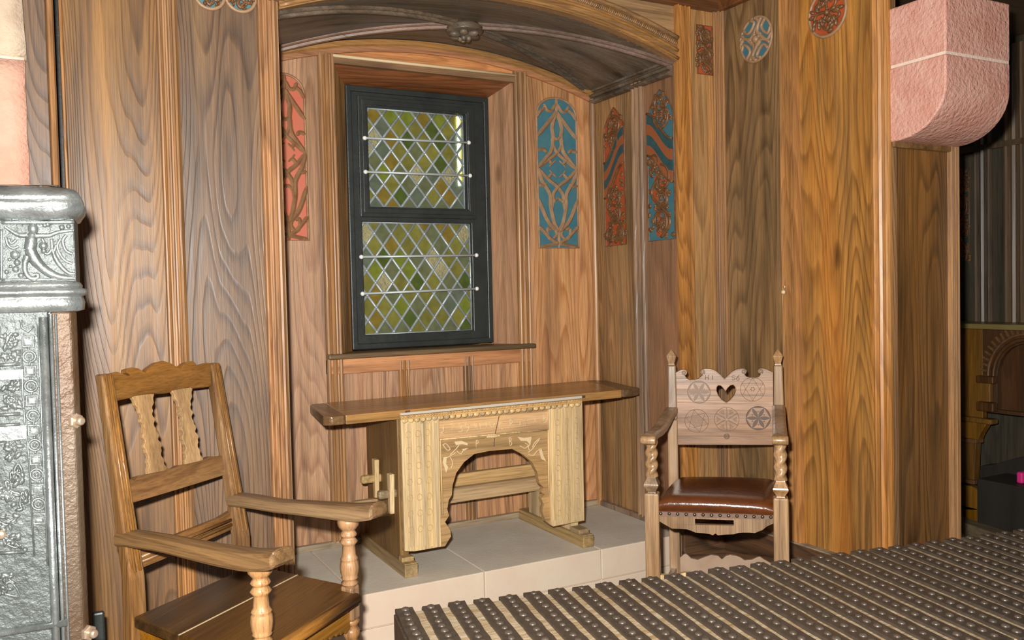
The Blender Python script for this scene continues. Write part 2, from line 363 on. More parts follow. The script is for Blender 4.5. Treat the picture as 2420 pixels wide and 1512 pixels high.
# floor, ceiling, platform
mb = MB(); mb.box(-2.5, 6.2, -1.2, 6.0, -.1, 0); struct(mb.build('floor', FLOORM))
mb = MB(); mb.box(-2.5, 6.2, -1.2, 6.0, ZC+.04, ZC+.14); struct(mb.build('ceiling', CEILM))
joints = [ -.2, .98, 1.51, 2.075, 2.535 ]
root = None
for i in range(len(joints)-1):
    a, b = joints[i]+.0012, joints[i+1]-.0012
    mb = MB(); mb.box(a, b, YF+.0, YB+.05, .098, ZP); mb.mi[1] = 1; mb.box(a, b, YF+.004, YB+.05, 0, .093)
    if root is None:
        root = mb.build('platform', [plain('platform_front_stone', (.66,.555,.42), .75, c2=(.63,.48,.36), nsc=5, bump=.0006, bsc=60), PLAT_T], bevel=.004); struct(root)
        PLATM = root.data.materials[0]
    else: mb.build('stone_block', [PLATM, PLAT_T], root, bevel=.004)
mb = MB(); mb.box(-.2, 2.53, YF+.012, YB+.05, 0, ZP-.006); mb.build('mortar_bed', MORTAR, root)

# ---- left panelled wall
X_ = lambda px, py, Y=YF: ay(px, py, Y).x
wl = None
ed = [X_(70,300), X_(117,300), X_(136,300), X_(149,300), X_(161,400), X_(389,600), X_(438,600), X_(624,600), X_(674,700)]
mb = MB(); mb.box(ed[3], XL-.02, YF+.022, YF+.05, 0, ZC+.04); wl = struct(mb.build('wall_left', W_LEFT))
mb = MB(); mb.box(-.6, .3, YF+.3, YF+.32, 0, ZC+.04); mb.build('gap_shade_backing', DARKW, wl)  # near-black board behind the slit, its colour supplies the gap's shade
def panel(nm, x0, x1, y, z0, z1, mat, par, th=.02, bev=.002):
    b = MB(); b.box(x0, x1, y, y+th, z0, z1); return b.build(nm, mat, par, bevel=bev)
panel('plank', -.4, ed[1], YF-.09, 0, ZC+.03, W_LEFT, wl)
b = MB(); vmould(b, ((ed[1]+ed[2])/2, YF-.065), UX, -UY, ed[2]-ed[1], .035, 0, ZC+.03, BEAD); b.build('bead_moulding', W_MLD, wl)
b = MB(); b.box(ed[3], ed[4], YF-.012, YF+.02, 0, ZC+.03); b.build('edge_strip', W_PIL, wl, bevel=.003)
panel('panel_board', ed[4], ed[5]+.004, YF, .1, ZC+.03, W_LEFT, wl)
panel('panel_board', ed[6]-.004, ed[7]+.003, YF, .1, ZC+.03, W_LEFT, wl)
b = MB(); vmould(b, ((ed[5]+ed[6])/2, YF+.004), UX, -UY, ed[6]-ed[5], .026, .1, ZC+.03, FLUTE); b.build('cover_strip', W_MLD, wl)
b = MB(); vmould(b, ((ed[7]+ed[8])/2, YF+.006), UX, -UY, ed[8]-ed[7], .024, .0, ZC+.03, FLUTE); b.build('pilaster', W_PIL, wl)
b = MB(); b.box(ed[3], ed[7], YF-.018, YF+.02, 0, .10); b.build('skirting', W_BACKX, wl, bevel=.003)
b = MB(); b.box(ed[3], ed[7], YF-.022, YF-.002, .10, .112); b.build('skirting_cap', PALEC, wl, bevel=.003)
mb = MB(); mb.box(XL-.03, XL, YF+.005, YB, ZP, ZC); struct(mb.build('wall_alcove_left', W_SIDE))

# ---- stone pier at the far left
def lumpy(x0, x1, y0, y1, z0, z1, n=10, amp=.01, seed=1, z_n=None):
    bm_ = MB(); rr = random.Random(seed); zn = z_n or n
    g = [[V((x0+(x1-x0)*i/n, y0+rr.uniform(-amp, amp)*(0 < j < zn), z0+(z1-z0)*j/zn)) for i in range(n+1)] for j in range(zn+1)]
    for j in range(zn+1): g[j][n].x += rr.uniform(-amp, amp)*.7
    vs = [p for row in g for p in row]+[V((p.x, y1, p.z)) for row in g for p in row]
    M = (n+1)*(zn+1); fs = []
    for j in range(zn):
        for i in range(n):
            a = j*(n+1)+i; fs.append((a, a+1, a+n+2, a+n+1))
        a = j*(n+1)+n; fs.append((a, a+M, a+M+n+1, a+n+1)); a = j*(n+1); fs.append((a, a+n+1, a+M+n+1, a+M))
    for i in range(n): fs.append((i, i+M, i+1+M, i+1)); a = zn*(n+1)+i; fs.append((a, a+1, a+1+M, a+M))
    bm_.add(vs, fs, True); return bm_
xs = ay(63, 200, YF-.16).x
zj1, zj2 = ay(30, 130, YF-.16).z, ay(30, 112, YF-.16).z
pier = struct(lumpy(xs-.5, xs-.004, YF-.16, YF-.1, 0, zj1-.012, 10, .004, 3, 30).build('wall_pier', STONE_L))
lumpy(xs-.5, xs-.002, YF-.155, YF-.1, zj1-.002, ZC+.03, 8, .006, 5, 14).build('stone_block', plain('buff_stone', (.62,.50,.36), .85, c2=(.42,.30,.22), nsc=7, bump=.006, bsc=40), pier)
lumpy(xs-.5, xs-.004, YF-.15, YF-.1, zj1-.013, zj1-.001, 8, .003, 8, 2).build('mortar_joint', MORTAR, pier)

# ---- alcove window wall
xa, xb = ay(757,400,YB).x, ay(796,400,YB).x
xc, xd = ay(1216,400,YB).x, ay(1245,400,YB).x
zs = ay(1020, 832, YB).z                       # sill height on the wall
def arcpanel(x0, x1, z0, y0, y1, n=14, d=0):
    o = [V((x0, y0, z0)), V((x1, y0, z0))]+[V((x1+(x0-x1)*i/n, y0, arcz(x1+(x0-x1)*i/n, d))) for i in range(n+1)]
    return MB().poly([o], V((0, y1-y0, 0)))
b = MB()
pts = [V((XL+(XR-XL)*i/40, 0, 0)) for i in range(41)]
up = [V((p.x, YB-.012, arcz(p.x, .0)+.01)) for p in pts]; lo = [V((p.x, YB-.012, arcz(p.x)-.052)) for p in pts]
b.poly([lo+up[::-1]], V((0,.03,0)))
wb = struct(b.build('wall_alcove_back', W_BACKX, bevel=.002))
arcpanel(XL, xa+.01, ZP, YB+.002, YB+.02, d=-.03).build('panel_board', W_BACK, wb)
arcpanel(xd-.01, XR, ZP, YB+.002, YB+.02, d=-.03).build('panel_board', W_BACK, wb)
zh = ay(1000, 158, YB).z
arcpanel(xa, xd, zh-.005, YB+.002, YB+.02, d=-.03).build('lunette_board', W_BACKX, wb)
for i, (u0, u1) in enumerate(((xa, 1.44), (1.44, 1.78), (1.78, xd))):
    panel('panel_board', u0, u1, YB+.003, ZP, zs, W_BACK, wb)
b = MB()
for x0, x1 in ((xa, xb), (xc, xd)):
    xm = (x0+x1)/2
    vmould(b, (xm, YB), UX, -UY, x1-x0, .028, ZP+.02, arcz(xm)-.05, DBL)
    b.build('moulding', W_MLD, wb); b = MB()
for px in (950, 1102):
    x = ay(px+4, 880, YB).x
    vmould(b, (x, YB), UX, -UY, .055, .022, ZP+.02, zs-.03, DBL); b.build('moulding', W_MLD, wb); b = MB()
b.box(xa, xd, YB-.016, YB+.01, zs-.075, zs-.005); b.build('rail', W_BACKX, wb, bevel=.004)
b = MB(); b.box(XL, XR, YB-.022, YB+.01, ZP, ZP+.028); b.build('skirting', wood('wood_dusty_skirting', (.36,.27,.17), (.2,.14,.08), (.4,.33,.24), grain='x', rough=.6), wb, bevel=.004)
DUSTY = bpy.data.materials['wood_dusty_skirting']
b = MB(); vmould(b, (XR-.012, YB-.012), (UX-UY).normalized()*1, (-UX-UY).normalized(), .03, .02, ZP, arcz(XR)-.03, BEAD); b.build('corner_bead', W_MLD, wb)

# ---- alcove right wall
b = MB(); b.box(XR+.002, XR+.03, YF+.02, YB+.02, ZP, arcz(XR))
war = struct(b.build('wall_alcove_right', W_SIDE))
ym = ax(1514, 500, XR).y
b = MB(); b.box(XR, XR+.02, ym, YB, ZP, arcz(XR)-.01); b.build('panel_board', W_SIDE, war)
b = MB(); b.box(XR, XR+.02, YF, ym, ZP, arcz(XR)-.01); b.build('panel_board', wood('wood_red_brown_panel', (.34,.15,.055), (.2,.075,.03), (.22,.12,.055), rings=7, rcon=.5, rough=.42), war)
b = MB(); vmould(b, (XR, ym), UY, -UX, .085, .026, ZP+.02, arcz(XR)-.03, DBL); b.build('moulding', W_MLD, war)
b = MB(); b.box(XR-.022, XR+.01, YF+.03, YB-.02, ZP, ZP+.026); b.build('skirting', wood('wood_striped_skirting', (.30,.19,.11), (.12,.06,.04), (.38,.32,.24), grain='z', rings=30, rcon=.9, rough=.6), war, bevel=.004)
b = MB(); b.sweep([(V((XR-.004, y, arcz(XR)-.018)), V((0,0,1))*.075, V((-1,0,0))*.035) for y in (YF+.015, YB-.02)], DBL); b.build('cornice_moulding', W_VAULT, war)

# ---- vault
def vaultp(X, Y, d=0): return V((X, Y, arcz(X)+d))
b = MB(); n = 36; vs = []; fs = []
for j in range(2):
    for i in range(n+1):
        x = XL-.01+(XR-XL+.02)*i/n; vs.append(V((x, (YF+.02, YB)[j], arcz(min(max(x, XL), XR)))))
for i in range(n): fs.append((i, i+1, n+2+i, n+1+i))
k = len(vs); vs += [p+V((0,0,.03)) for p in vs]
fs += [tuple(k+a for a in f[::-1]) for f in fs[:n]]
b.add(vs, fs, True)
va = struct(b.build('ceiling_alcove', W_VAULT))
YC = 3.46
RIBP = [(-.5,0),(-.5,.35),(-.4,.5),(-.22,.55),(-.2,.9),(-.08,1),(.08,1),(.2,.9),(.22,.55),(.4,.5),(.5,.35),(.5,0)]
for cx, cy in ((XL, YB), (XR, YF+.02), (XL, YF+.02), (XR, YB)):
    path = []
    for i in range(25):
        t = i/24; x = cx+(XM-cx)*t; y = cy+(YC-cy)*t
        tx = V((XM-cx, YC-cy, 0)).normalized(); side = V((-tx.y, tx.x, 0))
        nrm = V(((XM-x)/ARC_R, 0, -1)).normalized()
        path.append((vaultp(x, y, .004), side*.042, nrm*.028))
    b = MB(); b.sweep(path, RIBP); b.build('rib', W_RIB_LIT if (cx, cy) in ((XL, YB), (XR, YF+.02)) else W_VAULT, va)  # lit diagonal painted paler, shaded diagonal in the dark vault wood
b = MB(); b.lathe((XM, YC, ARC_T-.045), [(.045,0),(.075,.004),(.083,.012),(.075,.02),(.08,.026),(.07,.034),(.06,.046)], 28)
boss = b.build('boss', W_VAULT, va)
b = MB()
for k in range(6):
    a = k*math.pi/3; c = V((XM+.045*math.cos(a), YC+.045*math.sin(a), ARC_T-.05))
    b.ball(c, V((math.cos(a), math.sin(a), 0))*.028, V((-math.sin(a), math.cos(a), 0))*.020, UZ*.014)
b.ball((XM, YC, ARC_T-.056), UX*.028, UY*.028, UZ*.018)
for k in range(5):
    a = k*1.26+.3; b.ball(V((XM+.02*math.cos(a), YC+.02*math.sin(a), ARC_T-.066)), UX*.012, UY*.012, UZ*.012)
b.build('carved_leaves', W_VAULT, boss)
b = MB(); b.sweep([(V((XL+(XR-XL)*i/40, YB-.016, arcz(XL+(XR-XL)*i/40)-.004)), UY*.04, V((0,0,-1))*.026) for i in range(41)], DBL); b.build('arch_bead', W_ARCH, va)

# ---- front arch, spandrel, cornice
NA = 48
xsn = [XL+.0+(XR-XL)*i/NA for i in range(NA+1)]
b = MB(); b.poly([[V((x, YF-.02, arcz(x))) for x in xsn]+[V((x, YF-.02, arcz(x, .10))) for x in xsn[::-1]]], V((0,.05,0)))
arch = struct(b.build('trim_arch', W_ARCH, bevel=.003))
def arcpath(d, y, r0=1): return [V((x, y, arcz(x, d))) for x in xsn]
for d, r_ in ((.012, .008), (.045, .007), (.098, .010)):
    b = MB(); b.tube(arcpath(d, YF-.022), r_, 8); b.build('arch_moulding', W_ARCH, arch)
b = MB()
for i in range(NA*4):                      # twisted rope between the beads
    x0 = XL+(XR-XL)*i/(NA*4); x1 = XL+(XR-XL)*(i+1.3)/(NA*4)
    if x1 > XR: break
    b.ball(V(((x0+x1)/2, YF-.022, (arcz(x0, .062)+arcz(x1, .082))/2)), V((x1-x0, 0, .022)).normalized()*.015, UY*.01, V((.5,0,-.5)).normalized()*.0055, 6, 4)
b.build('rope_carving', W_ARCH, arch)
b = MB(); b.poly([[V((x, YF+.004, arcz(x, .05))) for x in xsn]+[V((XR, YF+.004, ZC+.03)), V((XL, YF+.004, ZC+.03))]], V((0,.02,0)))
b.build('spandrel_board', wood('wood_spandrel', (.40,.225,.085), (.24,.12,.045), (.28,.17,.08), grain='x', rings=8, rcon=.5, rough=.42), arch)
b = MB(); b.box(XL-.06, XL+.02, YF-.035, YF+.0, arcz(XL)+.03, arcz(XL)+.075); b.build('bracket', W_PIL, arch, bevel=.005)
b = MB(); b.box(-.4, XF, YF-.03, YF+.03, ZC-.035, ZC+.05); b.box(XF-.03, XF+.03, .9, YF, ZC-.035, ZC+.05)
struct(b.build('trim_cornice', wood('wood_cornice', (.15,.06,.025), (.08,.03,.012), (.1,.05,.02), grain='x', rough=.45, knots=False), bevel=.006))

# ---- narrow front panel right of the alcove, timber ledge below
b = MB(); b.box(XR+.006, XF+.02, YF+.004, YF+.03, 0, ZC+.03); we = struct(b.build('wall_centre', W_SIDE))
e0, e1 = XR-.004, X_(1637,500); e2, e3 = X_(1697,500), XF
b = MB(); vmould(b, ((e0+e1)/2, YF+.004), UX, -UY, e1-e0, .03, ZP+.04, ZC-.03, FLUTE); b.build('pilaster', W_PIL, we)
b = MB(); vmould(b, (XF-.012, YF-.008), (UX-UY).normalized(), (-UX-UY).normalized(), .055, .022, ZP+.04, ZC-.03, DBL); b.build('corner_moulding', W_MLD, we)
b = MB(); b.box(XR-.01, XF, YF-.022, YF+.01, 0, ZP+.035); tl = struct(b.build('trim_ledge', W_LEDGE, bevel=.004))
b = MB(); b.box(XF-.03, XF+.02, YG+.01, YF-.022, 0, .262); b.build('ledge_board', W_LEDGEY, tl, bevel=.004)
b = MB(); b.box(XF-.034, XF+.02, YG+.01, YF-.022, .262, .268); b.build('ledge_top', DUSTY, tl, bevel=.002)

# ---- right wall facing left
b = MB(); b.box(XF+.004, XF+.03, YG, YF+.02, 0, ZC+.03); wr = struct(b.build('wall_right', W_RIGHT))
y1, y2 = ax(1852,500,XF).y, ax(1893,500,XF).y
y3, y4 = ax(2068,500,XF).y, YG
b = MB(); b.box(XF, XF+.02, y1, YF, .26, ZC+.02); b.build('panel_board', wood('wood_olive_panel', (.31,.170,.065), (.10,.05,.018), (.135,.088,.04), (.36,.19,.065), rings=14, rcon=.75, samt=.8, rough=.42), wr)
b = MB(); b.box(XF, XF+.02, y3, y2, .26, ZC+.02); b.build('panel_board', W_RIGHT, wr)
b = MB(); vmould(b, (XF, (y1+y2)/2), UY, -UX, y1-y2, .034, .268, ZC-.03, FLUTE); b.build('moulding', W_PIL, wr)
b = MB(); vmould(b, (XF, (y3+y4)/2-.002), UY, -UX, y3-y4, .026, .268, ZC-.03, DBL); b.build('moulding', W_PIL, wr)

p = ax(1858,690,XF-.026); b = MB(); b.lathe(p, [(.004,0),(.004,.008),(.009,.012),(.010,.018),(.006,.024)], 10, (-1,0,0)); b.lathe(p+UZ*.022, [(.003,0),(.003,.006),(.006,.012)], 8, (-1,0,0))
b.build('knob', PALEC, wr)

# ---- short return with dark panel, stone corbel above
zg = 1.885
b = MB(); b.box(XF+.005, XG, YG+.006, YG+.03, 0, zg); wg = struct(b.build('wall_end', W_END))
b = MB(); vmould(b, (XG-.022, YG+.006), UX, -UY, .055, .022, 0, zg+.01, FLUTE); b.build('post_moulding', W_MLD, wg)
b = MB(); b.box(XF+.004, XG-.03, YG-.012, YG+.02, zg-.022, zg+.012); b.build('cap_moulding', W_CLEAT, wg, bevel=.005)
b = MB(); b.box(XG-.002, XG+.03, YG+.01, YG+.5, 0, zg); b.build('side_board', W_END, wg)
YCO, XC0, XC1, ZT, ZB = 1.972, XF-.003, 3.147, 2.372, zg-.002
YBK = YG+.004
prof = [(YBK, ZB)]+[(YG-.03, ZB)]
for i in range(1, 13):
    a = math.pi/2*i/12; prof.append((YCO+.2-.2*math.sin(a), ZB+.17-.17*math.cos(a)))
zjn = 2.158
def corbel(pr, z_hi, nm, par=None, mat=STONE, gx=16):
    b_ = MB(); full = pr+[(YCO, z_hi), (YBK, z_hi)]
    lp = []                                   # finer outline
    for i in range(len(full)):
        a, c = full[i], full[(i+1) % len(full)]
        k_ = max(1, int(math.dist(a, c)/.02))
        for j in range(k_): lp.append((a[0]+(c[0]-a[0])*j/k_, a[1]+(c[1]-a[1])*j/k_))
    vs_ = []; K = len(lp); fs_ = []
    for i in range(gx+1):
        for y, z in lp: vs_.append(V((XC0+(XC1-XC0)*i/gx, y, z)))
    for i in range(gx):
        for j in range(K):
            j2 = (j+1) % K; fs_.append((i*K+j, i*K+j2, (i+1)*K+j2, (i+1)*K+j))
    fs_ += [tuple(range(K)), tuple(gx*K+j for j in range(K))[::-1]]
    b_.add(vs_, fs_, False); return b_.build(nm, mat, par, bevel=.006)
co = struct(corbel(prof, zjn-.004, 'trim_corbel'))
corbel([(YBK, zjn+.004), (YCO, zjn+.004)], ZT, 'upper_stone', co)
b = MB(); b.box(XC0+.003, XC1-.003, YCO+.003, YBK, zjn-.006, zjn+.006); b.build('mortar_joint', MORTAR, co)

# ================================================================== WINDOW
YW = 3.93
def wp(px, py, Y=YW): return ay(px, py, Y)
wx0, wx1 = wp(823,500).x, wp(1158,500).x
wz0, wz1 = wp(1000,818).z, wp(985,216).z
u0, u1 = wp(869.5,370).x, wp(1100.5,370).x; uz0, uz1 = wp(985,491).z, wp(985,262).z
l0, l1 = wp(860,660).x, wp(1117.5,660).x; lz0, lz1 = wp(990,786).z, wp(985,526).z
b = MB()
def rect(x0, x1, z0, z1, y): return [V((x0,y,z0)), V((x1,y,z0)), V((x1,y,z1)), V((x0,y,z1))]
win = bpy.data.objects.new('window_1', None); COL.objects.link(win); win.location = ((wx0+wx1)/2, YW, wz0); struct(win)
b.poly([rect(wx0, wx1, wz0, wz1, YW), rect(u0-.02, u1+.02, uz0-.02, uz1+.02, YW), rect(l0, l1, lz0, lz1, YW)], V((0,.06,0)))
fr_ = b.build('window_frame', IRONB, win, bevel=.004)
b = MB(); b.poly([rect(wx0, wx1, wz0, wz1, YW-.012), rect(wx0+.028, wx1-.028, wz0+.028, wz1-.028, YW-.012)], V((0,.016,0))); b.build('outer_bead', IRONB, fr_, bevel=.005)
b = MB(); b.poly([rect(u0-.047, u1+.047, uz0-.05, uz1+.05, YW-.012), rect(u0, u1, uz0, uz1, YW-.012)], V((0,.04,0))); cas = b.build('casement', IRONB, win, bevel=.004)
b = MB(); b.poly([rect(u0-.03, u1+.03, uz0-.032, uz1+.032, YW-.016), rect(u0-.008, u1+.008, uz0-.008, uz1+.008, YW-.016)], V((0,.012,0))); b.build('casement_bead', IRONB, cas, bevel=.003)
def clip_poly(pl, x0, x1, z0, z1):
    for ax_i, lim, sg in ((0,x0,1),(0,x1,-1),(1,z0,1),(1,z1,-1)):
        out = []
        for i in range(len(pl)):
            p, q = pl[i-1], pl[i]; dp, dq = sg*(p[ax_i]-lim), sg*(q[ax_i]-lim)
            if (dp < 0) != (dq < 0):
                t = dp/(dp-dq); out.append((p[0]+(q[0]-p[0])*t, p[1]+(q[1]-p[1])*t))
            if dq >= 0: out.append(q)
        pl = out
        if len(pl) < 3: return []
    return pl
def clip_seg(p, q, x0, x1, z0, z1):
    t0, t1 = 0, 1; dx, dz = q[0]-p[0], q[1]-p[1]
    for pp, qq in ((-dx, p[0]-x0), (dx, x1-p[0]), (-dz, p[1]-z0), (dz, z1-p[1])):
        if abs(pp) < 1e-12:
            if qq < 0: return None
        else:
            r_ = qq/pp
            if pp < 0: t0 = max(t0, r_)
            else: t1 = min(t1, r_)
    return None if t0 >= t1 else ((p[0]+dx*t0, p[1]+dz*t0), (p[0]+dx*t1, p[1]+dz*t1))
YGL = YW+.03
def leaded(x0, x1, z0, z1, node, dx, dz, par, wts, seed):
    rr = random.Random(seed); g = MB(); ld = MB()
    for i in range(-14, 15):
        for j in range(-14, 15):
            for o in (0, .5):
                cx, cz = node.x+(i+o+.5)*dx, node.z+(j+o)*dz
                pl = clip_poly([(cx-dx/2, cz), (cx, cz-dz/2), (cx+dx/2, cz), (cx, cz+dz/2)], x0, x1, z0, z1)
                if not pl: continue
                mi = rr.choices(range(8), wts)[0]; ty, tz = rr.uniform(-.03,.03), rr.uniform(-.03,.03)
                vs_ = [V((x, YGL+(x-cx)*ty+(z-cz)*tz, z)) for x, z in pl]
                g.poly([vs_], V((0,.003,0)), mi)
    g.build('leaded_glass', GLASS, par)
    for i in range(-30, 31):
        for sg in (1, -1):
            p = (node.x+i*dx-20*dx, node.z-sg*20*dz); q = (node.x+i*dx+20*dx, node.z+sg*20*dz)
            c = clip_seg(p, q, x0, x1, z0, z1)
            if c:
                a, e = V((c[0][0], YGL-.004, c[0][1])), V((c[1][0], YGL-.004, c[1][1]))
                if (a-e).length > .004: ld.tube([a, e], .0064, 8, (0,1,0), flat=.8)
    for i in range(-15, 16):
        for j in range(-15, 16):
            for o in (0, .5):
                x, z = node.x+(i+o)*dx, node.z+(j+o)*dz
                if x0 < x < x1 and z0 < z < z1: ld.ball((x, YGL-.008, z), UX*.008, UZ*.008, UY*.0045, 8, 4)
    for a, e in (((x0,z0),(x1,z0)), ((x1,z0),(x1,z1)), ((x1,z1),(x0,z1)), ((x0,z1),(x0,z0))):
        ld.tube([V((a[0], YGL-.004, a[1])), V((e[0], YGL-.004, e[1]))], .0055, 8, (0,1,0))
    ld.build('lead_lattice', LEADM, par)
kx = (wp(1100,400).x-wp(870,400).x)/230
leaded(u0, u1, uz0, uz1, wp(908,325), 38.9*kx, 50.5*kx*.98, cas, (5,5,6,4,3,4,2,1), 4)
leaded(l0, l1, lz0, lz1, wp(929,551), 38.9*kx, 54.5*kx*.98, win, (8,6,5,2,1,2,2,1), 9)
for a, c in (((862,326),(1108,337)), ((864,406),(1111,415)), ((854,607),(1126,603)), ((857,694),(1127,682))):
    up_ = a[1] < 500
    yb_ = YW-.026 if up_ else YW-.014
    A, C_ = wp(*a, yb_), wp(*c, yb_)
    b = MB(); b.tube([A, C_], .0058, 8); sb = b.build('saddle_bar', BARM, win)
    for p in (A, C_):
        b = MB(); b.ball(p, UX*.011, UY*.009, UZ*.0105, 10, 6); b.tube([p, p+UY*.02], .005, 6); b.build('knob', WHITEK, sb)
# splayed reveal
rx0, rx1 = xb-.012, xc+.01
rzt = zh-.018; yr = YB-.004
def splay(q, nm, mat):
    b = MB(); c = sum((V(p) for p in q), V())/4; n_ = (V(q[1])-V(q[0])).cross(V(q[3])-V(q[0])).normalized()
    if n_.dot(V(((wx0+wx1)/2, 3.0, (wz0+wz1)/2))-c) > 0: n_ = -n_
    b.slab(q, n_*.02); return b.build(nm, mat, win)
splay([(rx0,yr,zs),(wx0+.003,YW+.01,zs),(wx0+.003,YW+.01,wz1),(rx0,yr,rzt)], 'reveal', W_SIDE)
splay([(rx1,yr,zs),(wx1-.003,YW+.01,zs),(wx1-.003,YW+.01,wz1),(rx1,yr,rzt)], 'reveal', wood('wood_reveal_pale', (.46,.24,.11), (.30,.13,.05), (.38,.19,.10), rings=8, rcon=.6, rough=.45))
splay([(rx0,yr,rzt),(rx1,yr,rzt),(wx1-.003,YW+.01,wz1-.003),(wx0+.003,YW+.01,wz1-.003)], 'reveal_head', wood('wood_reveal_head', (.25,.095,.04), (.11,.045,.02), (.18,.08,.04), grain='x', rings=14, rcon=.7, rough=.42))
b = MB(); b.box(xb-.016, xc+.012, YB-.018, YB+.012, zh-.03, zh+.006); b.build('head_rail', W_ARCH, win, bevel=.004)
b = MB(); b.tube([V((xb-.01, YB-.02, zh+.002)), V((xc+.01, YB-.02, zh+.002))], .007, 8); b.build('head_bead', PALEC, win)
sx0, sx1 = ay(778,840,YB-.06).x, ay(1268,816,YB-.06).x
b = MB(); b.box(sx0, sx1, YB-.06, YB-.004, zs-.004, zs+.018); b.box(rx0-.005, rx1+.005, YB-.01, YW+.01, zs-.01, zs+.016)
b.build('window_sill', W_SILL, win, bevel=.006)
# world outside: weathered shutter boards with a slit of daylight
b = MB(); ys = 4.16
q0, q1 = ay(1081,300,ys).x, ay(1088,300,ys).x; zt_, zb_ = ay(1085,262,ys).z, ay(1090,438,ys).z
b.box(.9, q0, ys, ys+.02, .9, 2.7); b.box(q1, 2.5, ys-.01, ys+.02, .9, 2.7); b.box(q0, q1, ys, ys+.02, .9, zb_)
struct(b.build('window_shutter', BACKB))
b = MB(); b.box(ay(1094,500,ys).x, wx1+.12, YW+.06, ys, .95, 2.6); b.box(wx0-.05, wx0+.02, YW+.06, ys, .95, 2.6)
struct(b.build('wall_outer_reveal', plain('outer_stone', (.30,.17,.06), .8)))
b = MB(); b.box(q0-.25, q1+.45, 4.75, 4.77, 1.7, 2.9); struct(b.build('window_daylight', SKYM))

# ================================================================== CARVED PANELS
def frame2(O, u, v_):
    O, u, v_ = V(O), V(u), V(v_); n = u.cross(v_).normalized()
    if n.dot(EYE-O) < 0: n = -n
    return lambda a, b_, h=0: O+u*a+v_*b_+n*h, n
def tracery(nm, label, O, u, v_, paint, woodm):
    P, n = frame2(O, u, v_); t = thing(nm, label, 'carving', P(0,0,.001))
    arch_ = [(-1,0),(1,0),(1,.86)]+[(math.cos(a)*1.0, .86+.14*math.sin(a)**.8) for a in [math.pi/2*i/8 for i in range(1, 8)]]+[(0,1)]
    arch_ += [(-x, y) for x, y in arch_[:1:-1] if x > 0][1:] if False else [(-math.cos(a), .86+.14*math.sin(a)**.8) for a in [math.pi/2*i/8 for i in range(7, 0, -1)]]+[(-1,.86)]
    b = MB(); b.poly([[P(x, y, .0008) for x, y in arch_]], n*.002); b.build('painted_ground', paint, t)
    b = MB(); b.tube([P(x, y, .003) for x, y in arch_], .006, 6, n, closed=True); b.build('border', woodm, t)
    T = MB(); hw = u.length if hasattr(u, 'length') else V(u).length
    def bar(pts, r=.0075, sm=6, mir=True):
        for sg in ((1,-1) if mir else (1,)):
            c = catmull([P(sg*x, y, .005) for x, y in pts], sm+2); L_ = len(c); T.tube(c, [r*1.35*min(1, .45+.55*min(k_, L_-1-k_)/3) for k_ in range(L_)], 4, n, flat=1.35, sm=False)
    bar([(0,1),(0,.9)], .009, 3, False)
    bar([(0,.91),(.12,.885),(.5,.82),(1,.735)], .0085)                     # outer diverging bars
    bar([(0,.91),(.13,.86),(.24,.80),(.2,.74),(.28,.655),(.55,.60),(.97,.53)], .0085)
    bar([(.22,.745),(.1,.735),(0,.72)], .006)                              # cusp of the upper drop
    bar([(.22,.74),(.24,.70),(.12,.66),(0,.635),(-.3,.60),(-.97,.53)], .007)
    bar([(.97,.53),(.5,.46),(.15,.425),(0,.405),(-.2,.37),(-.27,.335),(-.2,.3)], .0075)
    bar([(.97,.53),(.8,.45),(.42,.36),(.38,.27),(.2,.16),(0,.11)], .0085)
    bar([(.24,.315),(.1,.325),(0,.335)], .006)
    bar([(.25,.31),(.33,.24),(.2,.17),(0,.12)], .006)
    bar([(1,.33),(.62,.2),(.3,.14),(0,.11)], .0085)
    bar([(0,.13),(0,0)], .0085, 3, False)
    bar([(0,.03),(.4,.06),(.75,.11),(1,.145)], .0075)
    bar([(0,.03),(.4,.02),(1,.004)], .007)
    bar([(1,.645),(.7,.655),(.55,.635)], .007); bar([(1,.42),(.72,.415),(.6,.435)], .007)
    bar([(.02,.965),(.25,.915),(.5,.92),(.62,.955)], .007); bar([(1,.86),(.8,.905),(.55,.93)], .007)
    for q_ in (1, -1):
        bar([(.50,.53+q_*.066),(.40,.53+q_*.05),(.27,.53+q_*.03)], .0065, 3); bar([(.28,.53+q_*.031),(.42,.53+q_*.010)], .0045, 3); bar([(.28,.53+q_*.031),(.08,.53+q_*.056)], .0045, 3)
    bar([(.36,.12),(.56,.13),(.55,.08),(.4,.05)], .006); bar([(.2,.125),(.12,.09),(.3,.06)], .006)
    T.build('tracery', woodm, t); return t
bl0, bl1 = ay(1273.6,586,YB), ay(1366.7,586,YB); bz = (bl0.z+bl1.z)/2; bt = ay(1311,232,YB)
tracery('carved_tracery_panel', 'tall pointed carved tracery panel with blue painted ground right of the window', ((bl0.x+bl1.x)/2, YB, bz), ((bl1.x-bl0.x)/2, 0, 0), (0, 0, bt.z-bz), P_BLUE, W_TRAC)
rl1 = ay(729,568,YB); rc_ = ay(683,568,YB); rt_ = ay(679.5,176,YB)
tracery('carved_tracery_panel', 'tall pointed carved tracery panel with red painted ground left of the window', (rc_.x, YB, rl1.z), (rl1.x-rc_.x, 0, 0), (0, 0, rt_.z-rl1.z), P_RED, W_RED)

